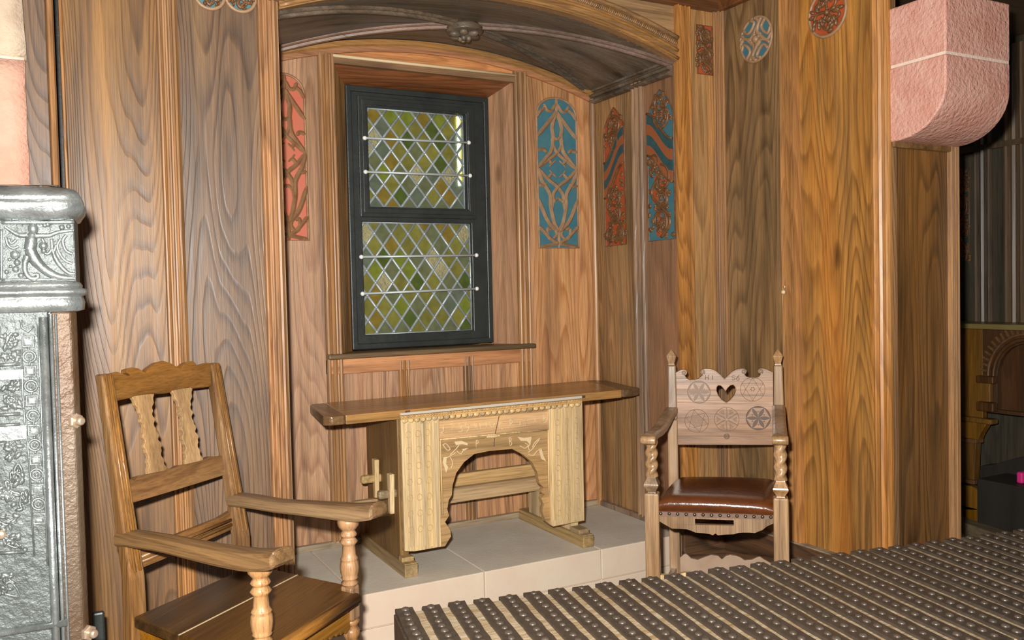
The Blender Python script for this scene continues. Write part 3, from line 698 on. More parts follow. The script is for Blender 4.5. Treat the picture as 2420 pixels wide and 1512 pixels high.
def foliage(nm, label, O, u, v_, paints, scrolls, ribbon=None, pointed=True, seed=1, stem=True):
    rr = random.Random(seed); P, n = frame2(O, u, v_); u, v_ = V(u), V(v_); hw, hh = u.length, v_.length; asp = hh/hw
    t = thing(nm, label, 'carving', P(0,0,.001))
    if pointed:
        h0 = 1-1.35/asp
        rgt_ = [(1, h0)]+[(1-(i/8)**1.7, h0+(1-h0)*(i/8)) for i in range(1, 8)]
        out = [(-1,0),(1,0)]+rgt_+[(0,1)]+[(-x, y) for x, y in rgt_[::-1]]
    else: out = [(-1,0),(1,0),(1,1),(-1,1)]
    b = MB(); b.poly([[P(x, y, .0008) for x, y in out]], n*.002); b.build('painted_ground', paints[0], t)
    b = MB(); b.tube([P(x, y, .002) for x, y in out], .0042, 6, n, closed=True); b.build('border', W_CARVE, t)
    def inside(x, y):
        if abs(x) > .93 or y < .012 or y > .985: return False
        if pointed and y > h0: return abs(x) < max(0, 1-((y-h0)/(1-h0))**1.7)*.9
        return True
    T = MB()
    def vine(pts, r): T.tube(catmull([P(x, y, .004) for x, y in pts], 5), [q*1.35 for q in r] if isinstance(r, list) else r*1.35, 8, n, flat=1.2)
    def leaf(x, y, a, s=1):
        if not inside(x, y): return
        d = (u.normalized()*math.cos(a)+v_.normalized()*math.sin(a)); e = n.cross(d)
        for q_, l_ in ((-.75, .8), (0, 1.0), (.75, .8)):
            d2 = d*math.cos(q_)+e*math.sin(q_); e2 = n.cross(d2)
            T.ball(P(x, y, .002)+d2*.009*s, d2*.0145*s*l_, e2*.0078*s, n*.0085, 8, 5)
    for (cx, cy, R_, dirn, a0, turns) in scrolls:
        pts = []; N = int(14*turns)
        for i in range(N+1):
            f = i/N; a = a0+dirn*2*math.pi*turns*f; rad = R_*(1-.78*f)
            pts.append((cx+rad*math.cos(a), cy+rad*math.sin(a)/asp))
            if i % 3 == 0 and f < .85:
                for s_ in (1.25, .70): leaf(cx+rad*s_*math.cos(a+.15), cy+rad*s_*math.sin(a+.15)/asp, a+(.5 if s_ > 1 else 3.6)*dirn, 1.0 if s_ > 1 else .75)
        vine(pts, [.0062*(1-.4*i/(5*N)) for i in range(5*N+1)])
        for k in range(5): a = k*1.257; leaf(cx+.16*math.cos(a), cy+.16*math.sin(a)/asp, a, .7)
    if stem: vine([(.75*math.sin(k*1.3+.6), .02+.94*k/9) for k in range(10)] if not ribbon else [(.7*math.sin(k*1.1), .02+(ribbon[0]-.05)*k/6) for k in range(7)], .0055)
    for i in range(int(64*asp/8)+6):
        x, y = rr.uniform(-.9,.9), rr.uniform(.02,.97)
        if ribbon:
            f_ = min(1, max(0, (x*ribbon[2]+.95)/1.9)); yc_ = ribbon[0]+(ribbon[1]-ribbon[0])*(.13+.74*f_*f_*(3-2*f_))
            if abs(y-yc_) < .13*10/asp: continue
        leaf(x, y, rr.uniform(0, 6.3), rr.uniform(.6,1))
    T.build('carved_foliage', W_CARVE, t)
    if ribbon:
        y0, y1, s_ = ribbon
        for k in range(4):
            c = []
            for i in range(9):
                f = i/8; c.append((f, k))
            B = MB(); w0 = -.95+1.9*0
            lo_, hi_ = [], []
            for i in range(9):
                f = i/8; ease = f*f*(3-2*f)
                x = s_*(-.95+1.9*f); yc = y0+(y1-y0)*(.13+.74*ease)
                lo_.append(P(x, yc+(k-2)*.05*(10/asp), .006)); hi_.append(P(x, yc+(k-1)*.05*(10/asp), .006))
            B.poly([lo_+hi_[::-1]], n*.004); B.build('ribbon_stripe', (P_TEAL, P_ORB)[(k+1) % 2], t)
        for kk in (-2, 2):
            pts = []
            for i in range(9):
                f = i/8; ease = f*f*(3-2*f); pts.append((s_*(-.95+1.9*f), y0+(y1-y0)*(.13+.74*ease)+kk*.05*(10/asp)))
            B = MB(); B.tube([P(x, y, .008) for x, y in pts], .006, 6, n); B.build('ribbon_edge', W_CARVE, t)
    if len(paints) > 1:
        B = MB()
        for i in range(16):
            x, y = rr.uniform(-.8,.8), rr.uniform(.03,.95)
            if not inside(x*1.1, y): continue
            r_ = rr.uniform(.16,.3); k0 = rr.uniform(0, 3)
            B = MB(); B.poly([[P(x+r_*math.cos(a*math.pi/4+k0), y+r_*1.2*math.sin(a*math.pi/4+k0)/asp, .0026+.00005*i) for a in range(8)]], n*.0009); B.build('painted_patch', paints[1], t)
    return t
def onX(px, py): return ax(px, py, XR)
a0, a1, at_ = onX(1433,581), onX(1481,578), onX(1452,254)
c0 = (a0+a1)/2; foliage('carved_foliage_panel', 'narrow pointed carved foliage panel with orange red ground and dark striped band', c0, (0, (a1.y-a0.y)/2, 0), (0,0,at_.z-c0.z), [P_ORA],
    [(0,.88,.62,1,-1.2,1.1),(-.1,.74,.7,-1,2.4,1.0),(.1,.36,.75,1,2.2,1.15),(-.05,.22,.6,-1,.6,1.0),(-.45,.075,.45,1,1.5,1.2),(.45,.075,.45,-1,1.5,1.2)], (.44,.76,1), seed=3)
a0, a1, at_ = onX(1535,569), onX(1597,565), onX(1561,212)
c0 = (a0+a1)/2; foliage('carved_foliage_panel', 'wider pointed carved scroll panel with blue and orange paint nearest the room', c0, (0, (a1.y-a0.y)/2, 0), (0,0,at_.z-c0.z), [P_BLUE, P_ORA],
    [(.05,.92,.5,-1,-1.2,1.0),(.2,.82,.62,1,3.0,1.2),(-.5,.525,.42,1,0,1.1),(.1,.41,.66,-1,1.6,1.25),(-.1,.13,.62,1,-1.2,1.3),(.15,.26,.45,-1,2.0,.9)], (.48,.76,-1), seed=5)
a0, a1, at_ = ay(1648,176,YF+.004), ay(1683,176,YF+.004), ay(1663,61,YF+.004)
c0 = (a0+a1)/2; foliage('carved_foliage_panel', 'small upright carved panel with red ground high beside the alcove corner', c0, ((a1.x-a0.x)/2, 0, 0), (0,0,at_.z-c0.z), [P_ORA],
    [(.1,.76,.75,1,2.6,1.2),(.05,.36,.72,-1,1.6,1.25)], None, False, seed=8)
# roundels
def disc(nm, label, O, u, v_, paint, style, seed=1, group=None):
    P, n = frame2(O, u, v_); t = thing(nm, label, 'roundel', P(0,0,.001), group); u, v_ = V(u), V(v_); r0 = u.length
    N = 32; b = MB(); b.poly([[P(math.cos(a), math.sin(a), .0008) for a in [2*math.pi*i/N for i in range(N)]]], n*.003); b.build('painted_ground', paint, t)
    b = MB(); b.tube([P(.96*math.cos(a), .96*math.sin(a), .004) for a in [2*math.pi*i/N for i in range(N)]], .0065, 8, n, closed=True); b.build('border_ring', W_TRAC, t)
    T = MB(); rr = random.Random(seed)
    if style == 'swirl':
        for k in range(4):
            a = k*math.pi/2+.35; c, s_ = math.cos(a), math.sin(a)
            rot_ = lambda x, y: (x*c-y*s_, x*s_+y*c)
            for pts, r_ in (([(.9,-.28),(.6,-.42),(.35,-.1),(.2,.22),(.35,.5),(.62,.68)], .010), ([(.93,0),(.72,-.18),(.52,.08),(.5,.35),(.78,.5)], .009), ([(.2,-.26),(.34,0),(.2,.26)], .007)):
                T.tube(catmull([P(*rot_(x, y), .005+.0003*k) for x, y in pts], 5), r_*.85, 8, n)
        T.ball(P(0,0,.005), u*.19, v_*.19, n*.016, 12, 6)
        for k in range(4): a = k*math.pi/2+.35; T.ball(P(.22*math.cos(a), .22*math.sin(a), .005), u*.09, v_*.09, n*.01)
    else:
        for k in range(5):
            a = k*2*math.pi/5+.3
            for j in range(7):
                rj, aj = rr.uniform(.3,.85), a+rr.uniform(-.5,.5); d = (u*math.cos(aj*2)+v_*math.sin(aj*2)).normalized()
                T.ball(P(rj*math.cos(aj), rj*math.sin(aj), .006), d*r0*.16, n.cross(d)*r0*.085, n*.011)
            T.tube(catmull([P(.1*math.cos(a), .1*math.sin(a), .006), P(.5*math.cos(a+.2), .5*math.sin(a+.2), .006), P(.7*math.cos(a+.6), .7*math.sin(a+.6), .006), P(.45*math.cos(a+.9), .45*math.sin(a+.9), .006)], 4), .0065, 8, n)
        T.ball(P(0,0,.006), u*.15, v_*.15, n*.014)
    T.build('carved_leaves', W_TRAC if style == 'swirl' else W_CARVE, t); return t
c = ax(1788,93,XF); rr_ = ax(1788,38.5,XF).z-c.z
disc('carved_roundel', 'round carved boss with blue ground and four swirling leaves on the right wall', c, (0,-rr_,0), (0,0,rr_), P_BLUE, 'swirl')
c = ax(1957,30,XF); rr_ = c.z-ax(1957,88,XF).z
disc('carved_roundel', 'round carved foliage boss with red ground at the top edge near the corbel', c, (0,-rr_,0), (0,0,rr_), P_ORA, 'leaf', 4)
for px, py, lb in ((495,-12,'left one of two blue carved rounds at the top of the left wall'), (568,-6,'right one of two blue carved rounds at the top of the left wall')):
    c = ay(px,py,YF); rr_ = ay(px+36,py,YF).x-c.x
    disc('carved_roundel', lb, c, (rr_,0,0), (0,0,rr_), P_BLUE, 'leaf', px, 'blue rounds on the left wall')

# ================================================================== TRESTLE TABLE
ZTB = .893
tb = thing('trestle_table', 'pale wooden trestle table with carved arched front on the stone platform', 'table', (1.67, 3.48, ZP))
T_ = lambda px, py: az(px, py, ZTB)
bl_, br_ = T_(728,955), T_(1396,898)
if br_.y > YB-.03: br_.y = YB-.03
fl_, frr = T_(775,985), T_(1482,920); rce = T_(1504,915)
ext = (frr-fl_).normalized()
q = [fl_+ext*.03, frr-ext*.0, rce, V((br_.x+.03, br_.y-.02, ZTB)), br_-ext*.02, bl_, T_(764,979)]
cl0, cl1 = T_(823,980), T_(800,950)
th = V((0,0,-.036))
# board and the two end cleats
pA, pB = V((fl_+ext*.07)), bl_+(br_-bl_).normalized()*.075
pC, pD = frr-ext*.03, br_-(br_-bl_).normalized()*.03
b = MB(); b.poly([[pA, pC, pD, pB]], th); b.build('tabletop', W_TOP, tb, bevel=.004)
b = MB(); b.poly([[fl_+ext*.012, pA-ext*.001, pB-ext*.001, bl_+ext*.015, bl_+V((-.0,-.03,0)), fl_+V((-.012,.03,0))]], th); b.build('end_cleat', W_CLEAT, tb, bevel=.007, label='dark end cleat')
b = MB(); b.poly([[pC+ext*.001, frr+ext*.01, rce+V((.01,-.01,0)), rce+V((.012,.06,0)), V((br_.x+.06, br_.y-.06, ZTB)), br_-ext*.0, pD+ext*.001]], th); b.build('end_cleat', W_CLEAT, tb, bevel=.007, label='dark end cleat')
for px, py in ((963,973),(1378,937)):
    p = av(px, py, fl_, frr)-UY*.001; b = MB(); b.obox(p, ext*.010, UY*.003, UZ*.0055); b.build('peg', DARKC, tb)
YT = 3.262
tp = lambda px, py, d=0: ay(px, py, YT-d)
z8 = lambda x, y: (700+x/2.8, 860+y/2.8)
za = lambda x, y: (930+x/5.149, 960+y/5.149)
outl = [(690,345),(716,1240),(785,1240),(985,1205),(1025,1140),(1020,1100),(1005,1075),(985,1045),(1012,1005),(1000,960),(1010,900),(1030,868),(1036,800),(1060,720),(1110,650),(1180,595),(1280,575),(1430,562),(1500,598),(1560,648),(1595,715),(1610,790),(1637,815),(1622,850),(1645,862),(1622,890),(1640,932),(1630,975),(1650,1040),(1700,1076),(1908,1036),(1893,232)]
b = MB(); b.poly([[tp(*z8(x, y)) for x, y in outl]], V((0,.028,0))); b.build('arched_front', W_TABARCH, tb, bevel=.002)
def slabpx(pts, d, th_, nm, mat, conv=z8, bev=.002):
    b = MB(); b.poly([[tp(*conv(x, y), d) for x, y in pts]], V((0, th_, 0))); return b.build(nm, mat, tb, bevel=bev)
pl1 = slabpx([(692,345),(720,1240),(785,1240),(960,1209),(943,345)], .014, .0145, 'pilaster', W_TAB)
pl2 = slabpx([(1672,300),(1690,1068),(1706,1074),(1907,1035),(1893,232)], .014, .0145, 'pilaster', W_TAB)
b = MB()
for x0, x1, ya, yb in ((735,758,0,0),(775,795,0,0),(822,842,0,0),(868,888,0,0),(912,930,0,0)):
    b.poly([[tp(*z8(x, y), .0165) for x, y in ((x0,395),(x1,392),(x1+20,1205),(x0+20,1212))]], V((0,.004,0)))
b.build('flutes', W_TAB, pl1, bevel=.0015)
b = MB()
for x0, x1 in ((1690,1712),(1735,1760),(1782,1806),(1828,1850)):
    b.poly([[tp(*z8(x, y), .0165) for x, y in ((x0,300),(x1,296),(x1+12,1030),(x0+12,1036))]], V((0,.004,0)))
b.build('flutes', W_TAB, pl2, bevel=.0015)
for pl, lx, ly in ((pl1, 0, 0), (pl2, 0, 0)):
    b = MB()
    for k in range(7):
        if pl is pl1: cx, cy = 805+3*k, 460+105*k
        else: cx, cy = 1790+2*k, 380+100*k
        for sx in (-70, 0, 70):
            c = tp(*z8(cx+sx*.9, cy-sx*.1), .0168); rad = .011
            b = MB(); b.tube([c+UX*rad*math.cos(a)+UZ*rad*1.2*math.sin(a) for a in [2*math.pi*i/10 for i in range(10)]], .0011, 4, UY, closed=True)
            b.build('incised_loop', LOOPC, pl)
frz = slabpx([(690,345),(695,372),(1893,258),(1893,232)], .020, .021, 'frieze', W_TABX)
b = MB()
for i in range(64):
    f = i/63; b.ball(tp(*z8(705+1175*f, 352-113*f), .021), UX*.0062, UZ*.006, UY*.005, 6, 4)
b.build('bead_row', W_TABX, frz)
b = MB()
for i in range(30):
    f = (i+.5)/30; c = tp(*z8(700+1185*f, 378-113*f), .016)
    b.ball(c, UX*.0135, UZ*.0105, UY*.0026, 10, 4)
b.build('scallop_row', W_TAB, frz)
slabpx([(690,343),(1893,228),(1893,210),(690,325)], -.006, .02, 'under_rail', plain('pale_grey_wood', (.50,.44,.36), .6))
fld = slabpx([(948,378),(948,492),(1672,428),(1672,310)], .004, .006, 'inscription_board', wood('wood_inscription', (.55,.35,.18), (.36,.2,.09), (.45,.3,.18), grain='x', rings=7, rcon=.3, rough=.5, knots=False))
b = MB()
for p_, q_ in (((950,500),(1670,433)), ((953,505),(968,1000)), ((1668,436),(1672,860))):
    b.tube([tp(*z8(*p_), .006), tp(*z8(*q_), .006)], .004, 6)
b.build('arch_bead', W_TAB, tb)
b = MB(); b.poly([[tp(*za(x, y), .008) for x, y in ((1130,345),(1135,385),(1225,380),(1300,365),(1295,340))]], V((0,.012,0))); b.build('knob_block', W_TAB, tb, bevel=.004)
b = MB(); b.tube([tp(*za(x, y), .0105) for x, y in ((1285,115),(1262,220),(1238,330))], .0016, 4); b.build('crack', DARKC, tb); b = MB(); b.tube([tp(*za(x, y), .004) for x, y in ((1228,385),(1222,490))], .0016, 4); b.build('crack', DARKC, tb)
# single stroke carved letters: strokes in a unit box (x right, y up)
def arc_(cx, cy, rx, ry, a0, a1, n=9): return [(cx+rx*math.cos(R(a0+(a1-a0)*i/(n-1))), cy+ry*math.sin(R(a0+(a1-a0)*i/(n-1)))) for i in range(n)]
GL = {'1': [[(.5,1),(.55,.25)]+arc_(.4,.2,.17,.17,0,330), [(.3,.6),(.75,.62)]], '7': [[(0,1),(.7,1),(.2,0)]], '3': [arc_(.3,.75,.35,.25,140,-90)+arc_(.3,.25,.4,.25,90,-140)],
      '9': [arc_(.4,.7,.35,.3,0,360)+[(.75,.7),(.6,.25),(.2,0)]], 'W': [[(0,1),(.2,0),(.45,.9),(.6,0),(.95,1)]], 'I': [[(.3,0),(.3,1)]], 'i': [[(.3,0),(.35,.55)]],
      'C': [arc_(.5,.5,.5,.5,50,310)], 'P': [[(0,0),(0,1)]+arc_(.05,.74,.5,.26,90,-90)], 'B': [[(0,0),(0,1)]+arc_(.05,.76,.45,.24,90,-90)+arc_(.05,.26,.55,.26,90,-90)],
      'M': [[(0,0),(.1,1),(.45,.3),(.8,1),(.95,0)]], 'H': [[(0,0),(0,1)],[(0,.5),(.6,.5)],[(.6,0),(.6,1)]], 'v': [arc_(.25,.7,.25,.25,200,0)+arc_(.75,.7,.25,.25,180,-20)+[(.5,0),(.02,.62)]],
      'S': [arc_(.45,.76,.38,.24,30,270)+arc_(.45,.26,.42,.26,90,-150)], '6': [[(.8,1),(.25,.6)]+arc_(.42,.28,.38,.28,160,-200)]}
def letters(items, conv, d, nm, par, r_=.0017, mat=PALEC, pos=None):
    ps = pos or (lambda x, y: tp(*conv(x, y), d))
    for ch, x, y, w_, h_ in items:                   # x, y = lower left in the crop, y down
        b = MB()
        for st in GL[ch]: b.tube([ps(x+w_*px_, y-h_*py_) for px_, py_ in st], r_, 5)
        b.build(nm, mat, par)
letters([('1',570,345,75,120),('7',690,290,75,70),('3',790,310,70,95),('9',870,315,75,125),('W',990,285,90,90),('I',1115,270,60,85),('v',1165,262,70,75),('C',1290,280,70,90),('P',1415,270,60,110),('M',1535,250,100,85),('I',1710,212,40,80),('B',1825,200,60,100)], za, .0050, 'carved_letter', fld)
letters([('P',1005,500,50,90),('B',1412,478,48,100)], za, .0015, 'carved_letter', tb)
SPR = (MB(), MB())
for pts in ([(690,590),(760,520),(800,470)],[(620,640),(700,600),(760,560)],[(600,470),(640,455),(690,520),(650,530),(605,470)],[(770,540),(820,580),(860,520),(910,515)],[(690,620),(720,680),(700,760)],
            [(1640,560),(1690,520),(1740,450),(1785,385),(1720,440),(1690,500)],[(1540,480),(1600,510),(1640,470),(1600,450)],[(1640,580),(1700,600),(1740,550),(1790,520)],[(1660,540),(1640,500),(1660,460)]):
    SPR[pts[0][0] > 1200].tube(catmull([tp(*za(x, y), .0012) for x, y in pts], 4), .0022, 5)
for pts in ([(740,430),(830,420),(905,450),(900,475),(840,460),(760,470)],[(610,620),(650,615),(640,700),(665,740),(640,810),(620,740),(600,680)],[(1510,370),(1590,385),(1680,370),(1665,470),(1620,420),(1550,420)],[(1770,520),(1800,510),(1825,600),(1860,670),(1800,640),(1780,570)],[(830,520),(910,512),(860,540)]):
    SPR[pts[0][0] > 1200].poly([[tp(*za(x, y), .0018) for x, y in pts]], V((0,.003,0)))
for q_ in SPR: q_.build('carved_spray', PALEC, tb)
# trestle boards, feet, rails, tenons, wedges
xl0 = tp(*z8(690,700)).x+.012; xr0 = tp(*z8(1900,700)).x-.03
ybk = YT+.42
fz = lambda: ZP+.055
for x in (xl0, xr0-.01):
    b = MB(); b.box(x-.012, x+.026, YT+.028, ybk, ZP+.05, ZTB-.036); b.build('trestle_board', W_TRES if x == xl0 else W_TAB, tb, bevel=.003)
for x, yf in ((xl0+.007, az(985,1362,ZP).y), (xr0-.003, az(1405,1291,ZP).y)):
    b = MB(); b.box(x-.028, x+.028, yf, yf+.6 if yf+.6 < YB-.03 else YB-.03, ZP, ZP+.05); b.box(x-.026, x+.026, yf+.035, YT+.03, ZP+.05, ZP+.072)
    b.box(x-.028, x+.028, yf+.002, yf+.035, ZP+.05, ZP+.056)
    b.build('sled_foot', W_FOOT, tb, bevel=.006)
b = MB(); zr = ay(1170,1150,YT+.30).z
b.box(xl0-.12, xr0+.06, YT+.29, YT+.325, zr-.045, zr+.022); r1 = b.build('stretcher', W_TABX, tb, bevel=.004)
b = MB(); b.box(xl0-.0, xr0+.0, YT+.33, YT+.36, zr+.0, zr+.075); b.build('stretcher', W_TABX, tb, bevel=.004)
for (px, py), ln_ in (((934,1164),.075), ((898,1128),.085)):
    p = ax(px, py, xl0-.012)
    b = MB(); b.obox(p-UX*(ln_/2-.01), UX*(ln_/2+.01), UY*.016, UZ*.017); b.build('tenon', W_FOOT, tb, bevel=.009)
    b = MB(); x = p.x-.020; yy, zz, hh_ = p.y, p.z, .082
    b.hexa([V(q_) for q_ in ((x-.010,yy-.016,zz-hh_),(x+.010,yy-.016,zz-hh_),(x+.010,yy+.004,zz-hh_),(x-.010,yy+.004,zz-hh_),(x-.010,yy-.026,zz+hh_),(x+.010,yy-.026,zz+hh_),(x+.010,yy+.014,zz+hh_),(x-.010,yy+.014,zz+hh_))])
    b.build('wedge', W_TAB, tb, bevel=.003)

# ================================================================== LEFT ARMCHAIR
ZS = .485
A_, B_, C_ = az(316,1458,ZS), az(597,1335,ZS), az(850,1387,ZS)
L2, F2 = az(429,1502,ZS), az(651,1512,ZS)
def isect(p, d, q, e):
    den = d.x*e.y-d.y*e.x; t = ((q.x-p.x)*e.y-(q.y-p.y)*e.x)/den; return p+d*t
D_ = isect(A_, L2-A_, C_, F2-C_)
uF = (C_-F2).normalized(); uB = (B_-A_).normalized()      # towards the sitter's left (photo right)
vL = (L2-A_).normalized(); vR = (C_-B_).normalized()
if (D_-C_).length > .56: D_ = C_-uF*.56
c1 = thing('armchair', 'large old wooden armchair with scalloped top rail and wide plank seat at the left', 'chair', ((A_.x+B_.x+C_.x+D_.x)/4, (A_.y+B_.y+C_.y+D_.y)/4, 0))
W1 = MB
# seat of two planks
mf = (D_-A_).length
mA, mB_ = az(433,1502,ZS), az(701,1349,ZS)
t1 = .44
sA, sB = A_+(D_-A_)*t1, B_+(C_-B_)*t1
th = V((0,0,-.03)); gp = .002
ov = (vL+vR).normalized()*.012
b = MB(); b.poly([[A_, sA-vL*gp, sB-vR*gp, B_]], th); b.build('seat_plank', W_SEAT, c1, bevel=.004)
b = MB(); b.poly([[sA+vL*gp, D_-vL*.045, D_-vL*.045+uF*.04, D_+uF*.04+ov, C_-uF*.045+ov, C_-uF*.045-vR*.055, C_-vR*.055, sB+vR*gp]], th); b.build('seat_plank', W_SEAT, c1, bevel=.006)
b = MB(); b.poly([[sA-vL*gp*1.2, sA+vL*gp*1.2, sB+vR*gp*1.2, sB-vR*gp*1.2]], V((0,0,-.001))); b.v = [p+V((0,0,-.001)) for p in b.v]; b.build('seat_gap', PALEC, c1)
b = MB(); b.tube([D_+uF*.03+ov*1.3+V((0,0,-.018)), C_-uF*.04+ov*1.3+V((0,0,-.018))], .017, 10); b.build('seat_nosing', W_CH1H, c1)
# rear posts, raked
vv = (vL+vR).normalized()
Lb = A_-vL*.028+uB*.022; Rb = B_-vR*.03-uB*.022
def vplane(px, py, p): return av(px, py, p, p+vv)
Lt, Rt = vplane(246,884,Lb), vplane(502,858,Rb)
if Rt.y > YF-.035: Rt.y = YF-.035
for p, t in ((Lb, Lt), (Rb, Rt)):
    b = MB(); up_ = (t-V((p.x,p.y,ZS))).normalized(); su, sv = uB*.026, vv*.022
    knee = V((p.x, p.y, ZS-.02)); foot = V((p.x, p.y, 0))-vv*.04
    if foot.y > YF-.06: foot.y = YF-.06
    rings = [foot, knee, V((p.x,p.y,ZS+.10)), t]; vs_ = []
    for i, k in enumerate(rings):
        s_ = (1.05,1.05,1.0,.82)[i]
        vs_ += [k-su*s_-sv*s_, k+su*s_-sv*s_, k+su*s_+sv*s_, k-su*s_+sv*s_]
    fs_ = [(0,3,2,1),(12,13,14,15)]
    for i in range(3):
        for j in range(4): j2 = (j+1) % 4; fs_.append((i*4+j, i*4+j2, i*4+4+j2, i*4+4+j))
    b.add(vs_, fs_); pst = b.build('rear_post', W_CH1, c1, bevel=.006)
    b = MB()
    for o in (-.35, .35): b.tube([V((p.x,p.y,ZS+.12))+su*o+sv*1.0, t+su*o*.8+sv*.84], .0045, 6)
    b.build('post_reeding', W_CH1, pst)
# boards in the plane of the back
bpn = (Rb-Lb).cross(Lt-V((Lb.x,Lb.y,ZS))); bpn = V(bpn).normalized()
bp0 = V((Lb.x,Lb.y,ZS))+vv*.006
def onback(px, py): return apl(px, py, bp0, bpn)
if bpn.dot(EYE-bp0) < 0: bpn = -bpn
def backboard(pts, nm, mat, th_=.022, off=0, bev=.004):
    b = MB(); b.poly([[onback(x, y)+bpn*off for x, y in pts]], -bpn*th_); return b.build(nm, mat, c1, bevel=bev)
zc7 = lambda x, y: (200+x/2.185, 820+y/2.185)
top_ = [(110,152),(140,135),(165,127),(195,135),(225,150),(240,145),(218,130),(220,112),(245,104),(280,110),(300,125),(318,132),(330,110),(350,95),(375,78),(405,70),(440,80),(475,100),(500,112),(510,90),(530,75),(560,72),(575,85),(580,98),(600,90),(630,80),(648,82)]
bot_ = [(655,195),(640,205),(600,208),(560,212),(545,205),(450,225),(440,235),(370,240),(355,240),(258,252),(240,262),(200,270),(165,278),(150,278)]
backboard([zc7(*p) for p in top_+bot_], 'top_rail', W_CH1H, .026)
def splat(cx, y0, dx, y1, w_):
    L_, R_ = [], []
    prof = [.5,.47,.36,.27,.33,.24,.37,.33,.43,.31,.36,.40,.5]
    for i in range(49):
        f = i/48; k = f*12; a = int(min(k, 11)); ww = prof[a]+(prof[a+1]-prof[a])*(k-a); ww += .03*math.sin(f*62)
        x = cx+dx*f; y = y0+(y1-y0)*f; L_.append((x-w_*ww, y+w_*ww*.12)); R_.append((x+w_*ww, y-w_*ww*.12))
    return L_+R_[::-1]
backboard(splat(340, 930, 37, 1118, 50), 'splat', W_SPLAT, .014, -.004, .002)
backboard(splat(433, 917, 30, 1095, 46), 'splat', W_SPLAT, .014, -.004, .002)
mid = [(214,688),(245,682),(255,690),(275,668),(300,660),(320,658),(345,650),(375,645),(420,635),(432,625),(440,632),(470,622),(490,608),(520,605),(560,596),(605,585),(630,575),(648,563),(680,565),(700,560),(720,565),(735,655),(705,665),(480,735),(260,800),(235,808)]
backboard([zc7(*p) for p in mid], 'middle_rail', W_CH1H, .024)
low = [(275,1045),(300,1035),(460,975),(700,880),(762,843),(785,930),(740,950),(480,1065),(295,1140)]
backboard([zc7(*p) for p in low], 'lower_rail', W_CH1H, .024)
b = MB()
for a_, c_ in (((285,1085),(772,885)), ((290,1108),(778,908))): b.tube([onback(*zc7(*a_))+bpn*.001, onback(*zc7(*c_))+bpn*.001], .006, 6)
b.build('rail_moulding', W_CH1H, c1)
# turned front posts
FR = C_-vR*.03-uF*.012; 
zt = av(839,1216, FR, FR+uF).z
FL = az(614,1330,zt); FL.z = 0
TURN = [(.034,0),(.038,-.012),(.036,-.03),(.026,-.045),(.022,-.05),(.026,-.058),(.03,-.066),(.026,-.074),(.021,-.077),(.024,-.083),(.032,-.095),(.024,-.107),(.0215,-.112),(.023,-.135),(.0235,-.15),(.029,-.162),(.031,-.166),(.028,-.17),(.031,-.178),(.033,-.20),(.031,-.225),(.027,-.238),(.03,-.243),(.026,-.25),(.022,-.253),(.031,-.265),(.024,-.275)]
for p in (FL, FR):
    Ht = zt-(ZS+.006); k = Ht/.275; b = MB()
    b.lathe((p.x,p.y,zt), [(r*.86, h*k) for r, h in TURN], 20)
    low_ = [(.024,0),(.029,-.008),(.024,-.018),(.020,-.022),(.027,-.034),(.029,-.045),(.024,-.058),(.020,-.062),(.027,-.075),(.029,-.088),(.023,-.1),(.021,-.105),(.027,-.13),(.028,-.16),(.022,-.2),(.022,-.24),(.028,-.26),(.03,-.3),(.024,-.35),(.024,-.385)]
    b.lathe((p.x,p.y,ZS-.095), [(r*.9, h*.99) for r, h in low_], 20)
    po = b.build('front_post', W_TURN, c1)
    b = MB(); b.obox((p.x,p.y,ZS-.045), uF*.024, vv*.024, UZ*.052); b.build('post_block', W_TURN, po, bevel=.008)
# arms
def arm(rear, front, pix, ends):
    d = (V((front.x,front.y,0))-V((rear.x,rear.y,0))).normalized(); side = V((-d.y, d.x, 0))
    path, sc = [], []
    pts = [av(px, py, V((rear.x,rear.y,0)), V((front.x,front.y,0))) for px, py in pix]
    pts = catmull(pts, 5); N = len(pts)
    b = MB(); vs_ = []
    for i, p in enumerate(pts):
        f = i/(N-1); wv = ends[0]+(ends[1]-ends[0])*f; tk = .021-.003*math.sin(f*6)
        if f > .97: wv *= .85; tk *= .8
        path.append((p, side*wv, UZ*tk))
    prof = [(-.85,-1),(.85,-1),(1,-.6),(1,.35),(.72,.85),(.3,1),(-.3,1),(-.72,.85),(-1,.35),(-1,-.6)]
    b.sweep(path, prof, True, False); return b.build('arm', W_ARM, c1, bevel=.004)
arm(Lb, FL, [(292,1268),(330,1272),(400,1283),(460,1296),(530,1310),(600,1320),(650,1318),(672,1312)], (.032,.042))
arm(Rb, FR, [(553,1178),(600,1183),(660,1193),(720,1198),(780,1203),(840,1208),(880,1206),(897,1203)], (.030,.040))
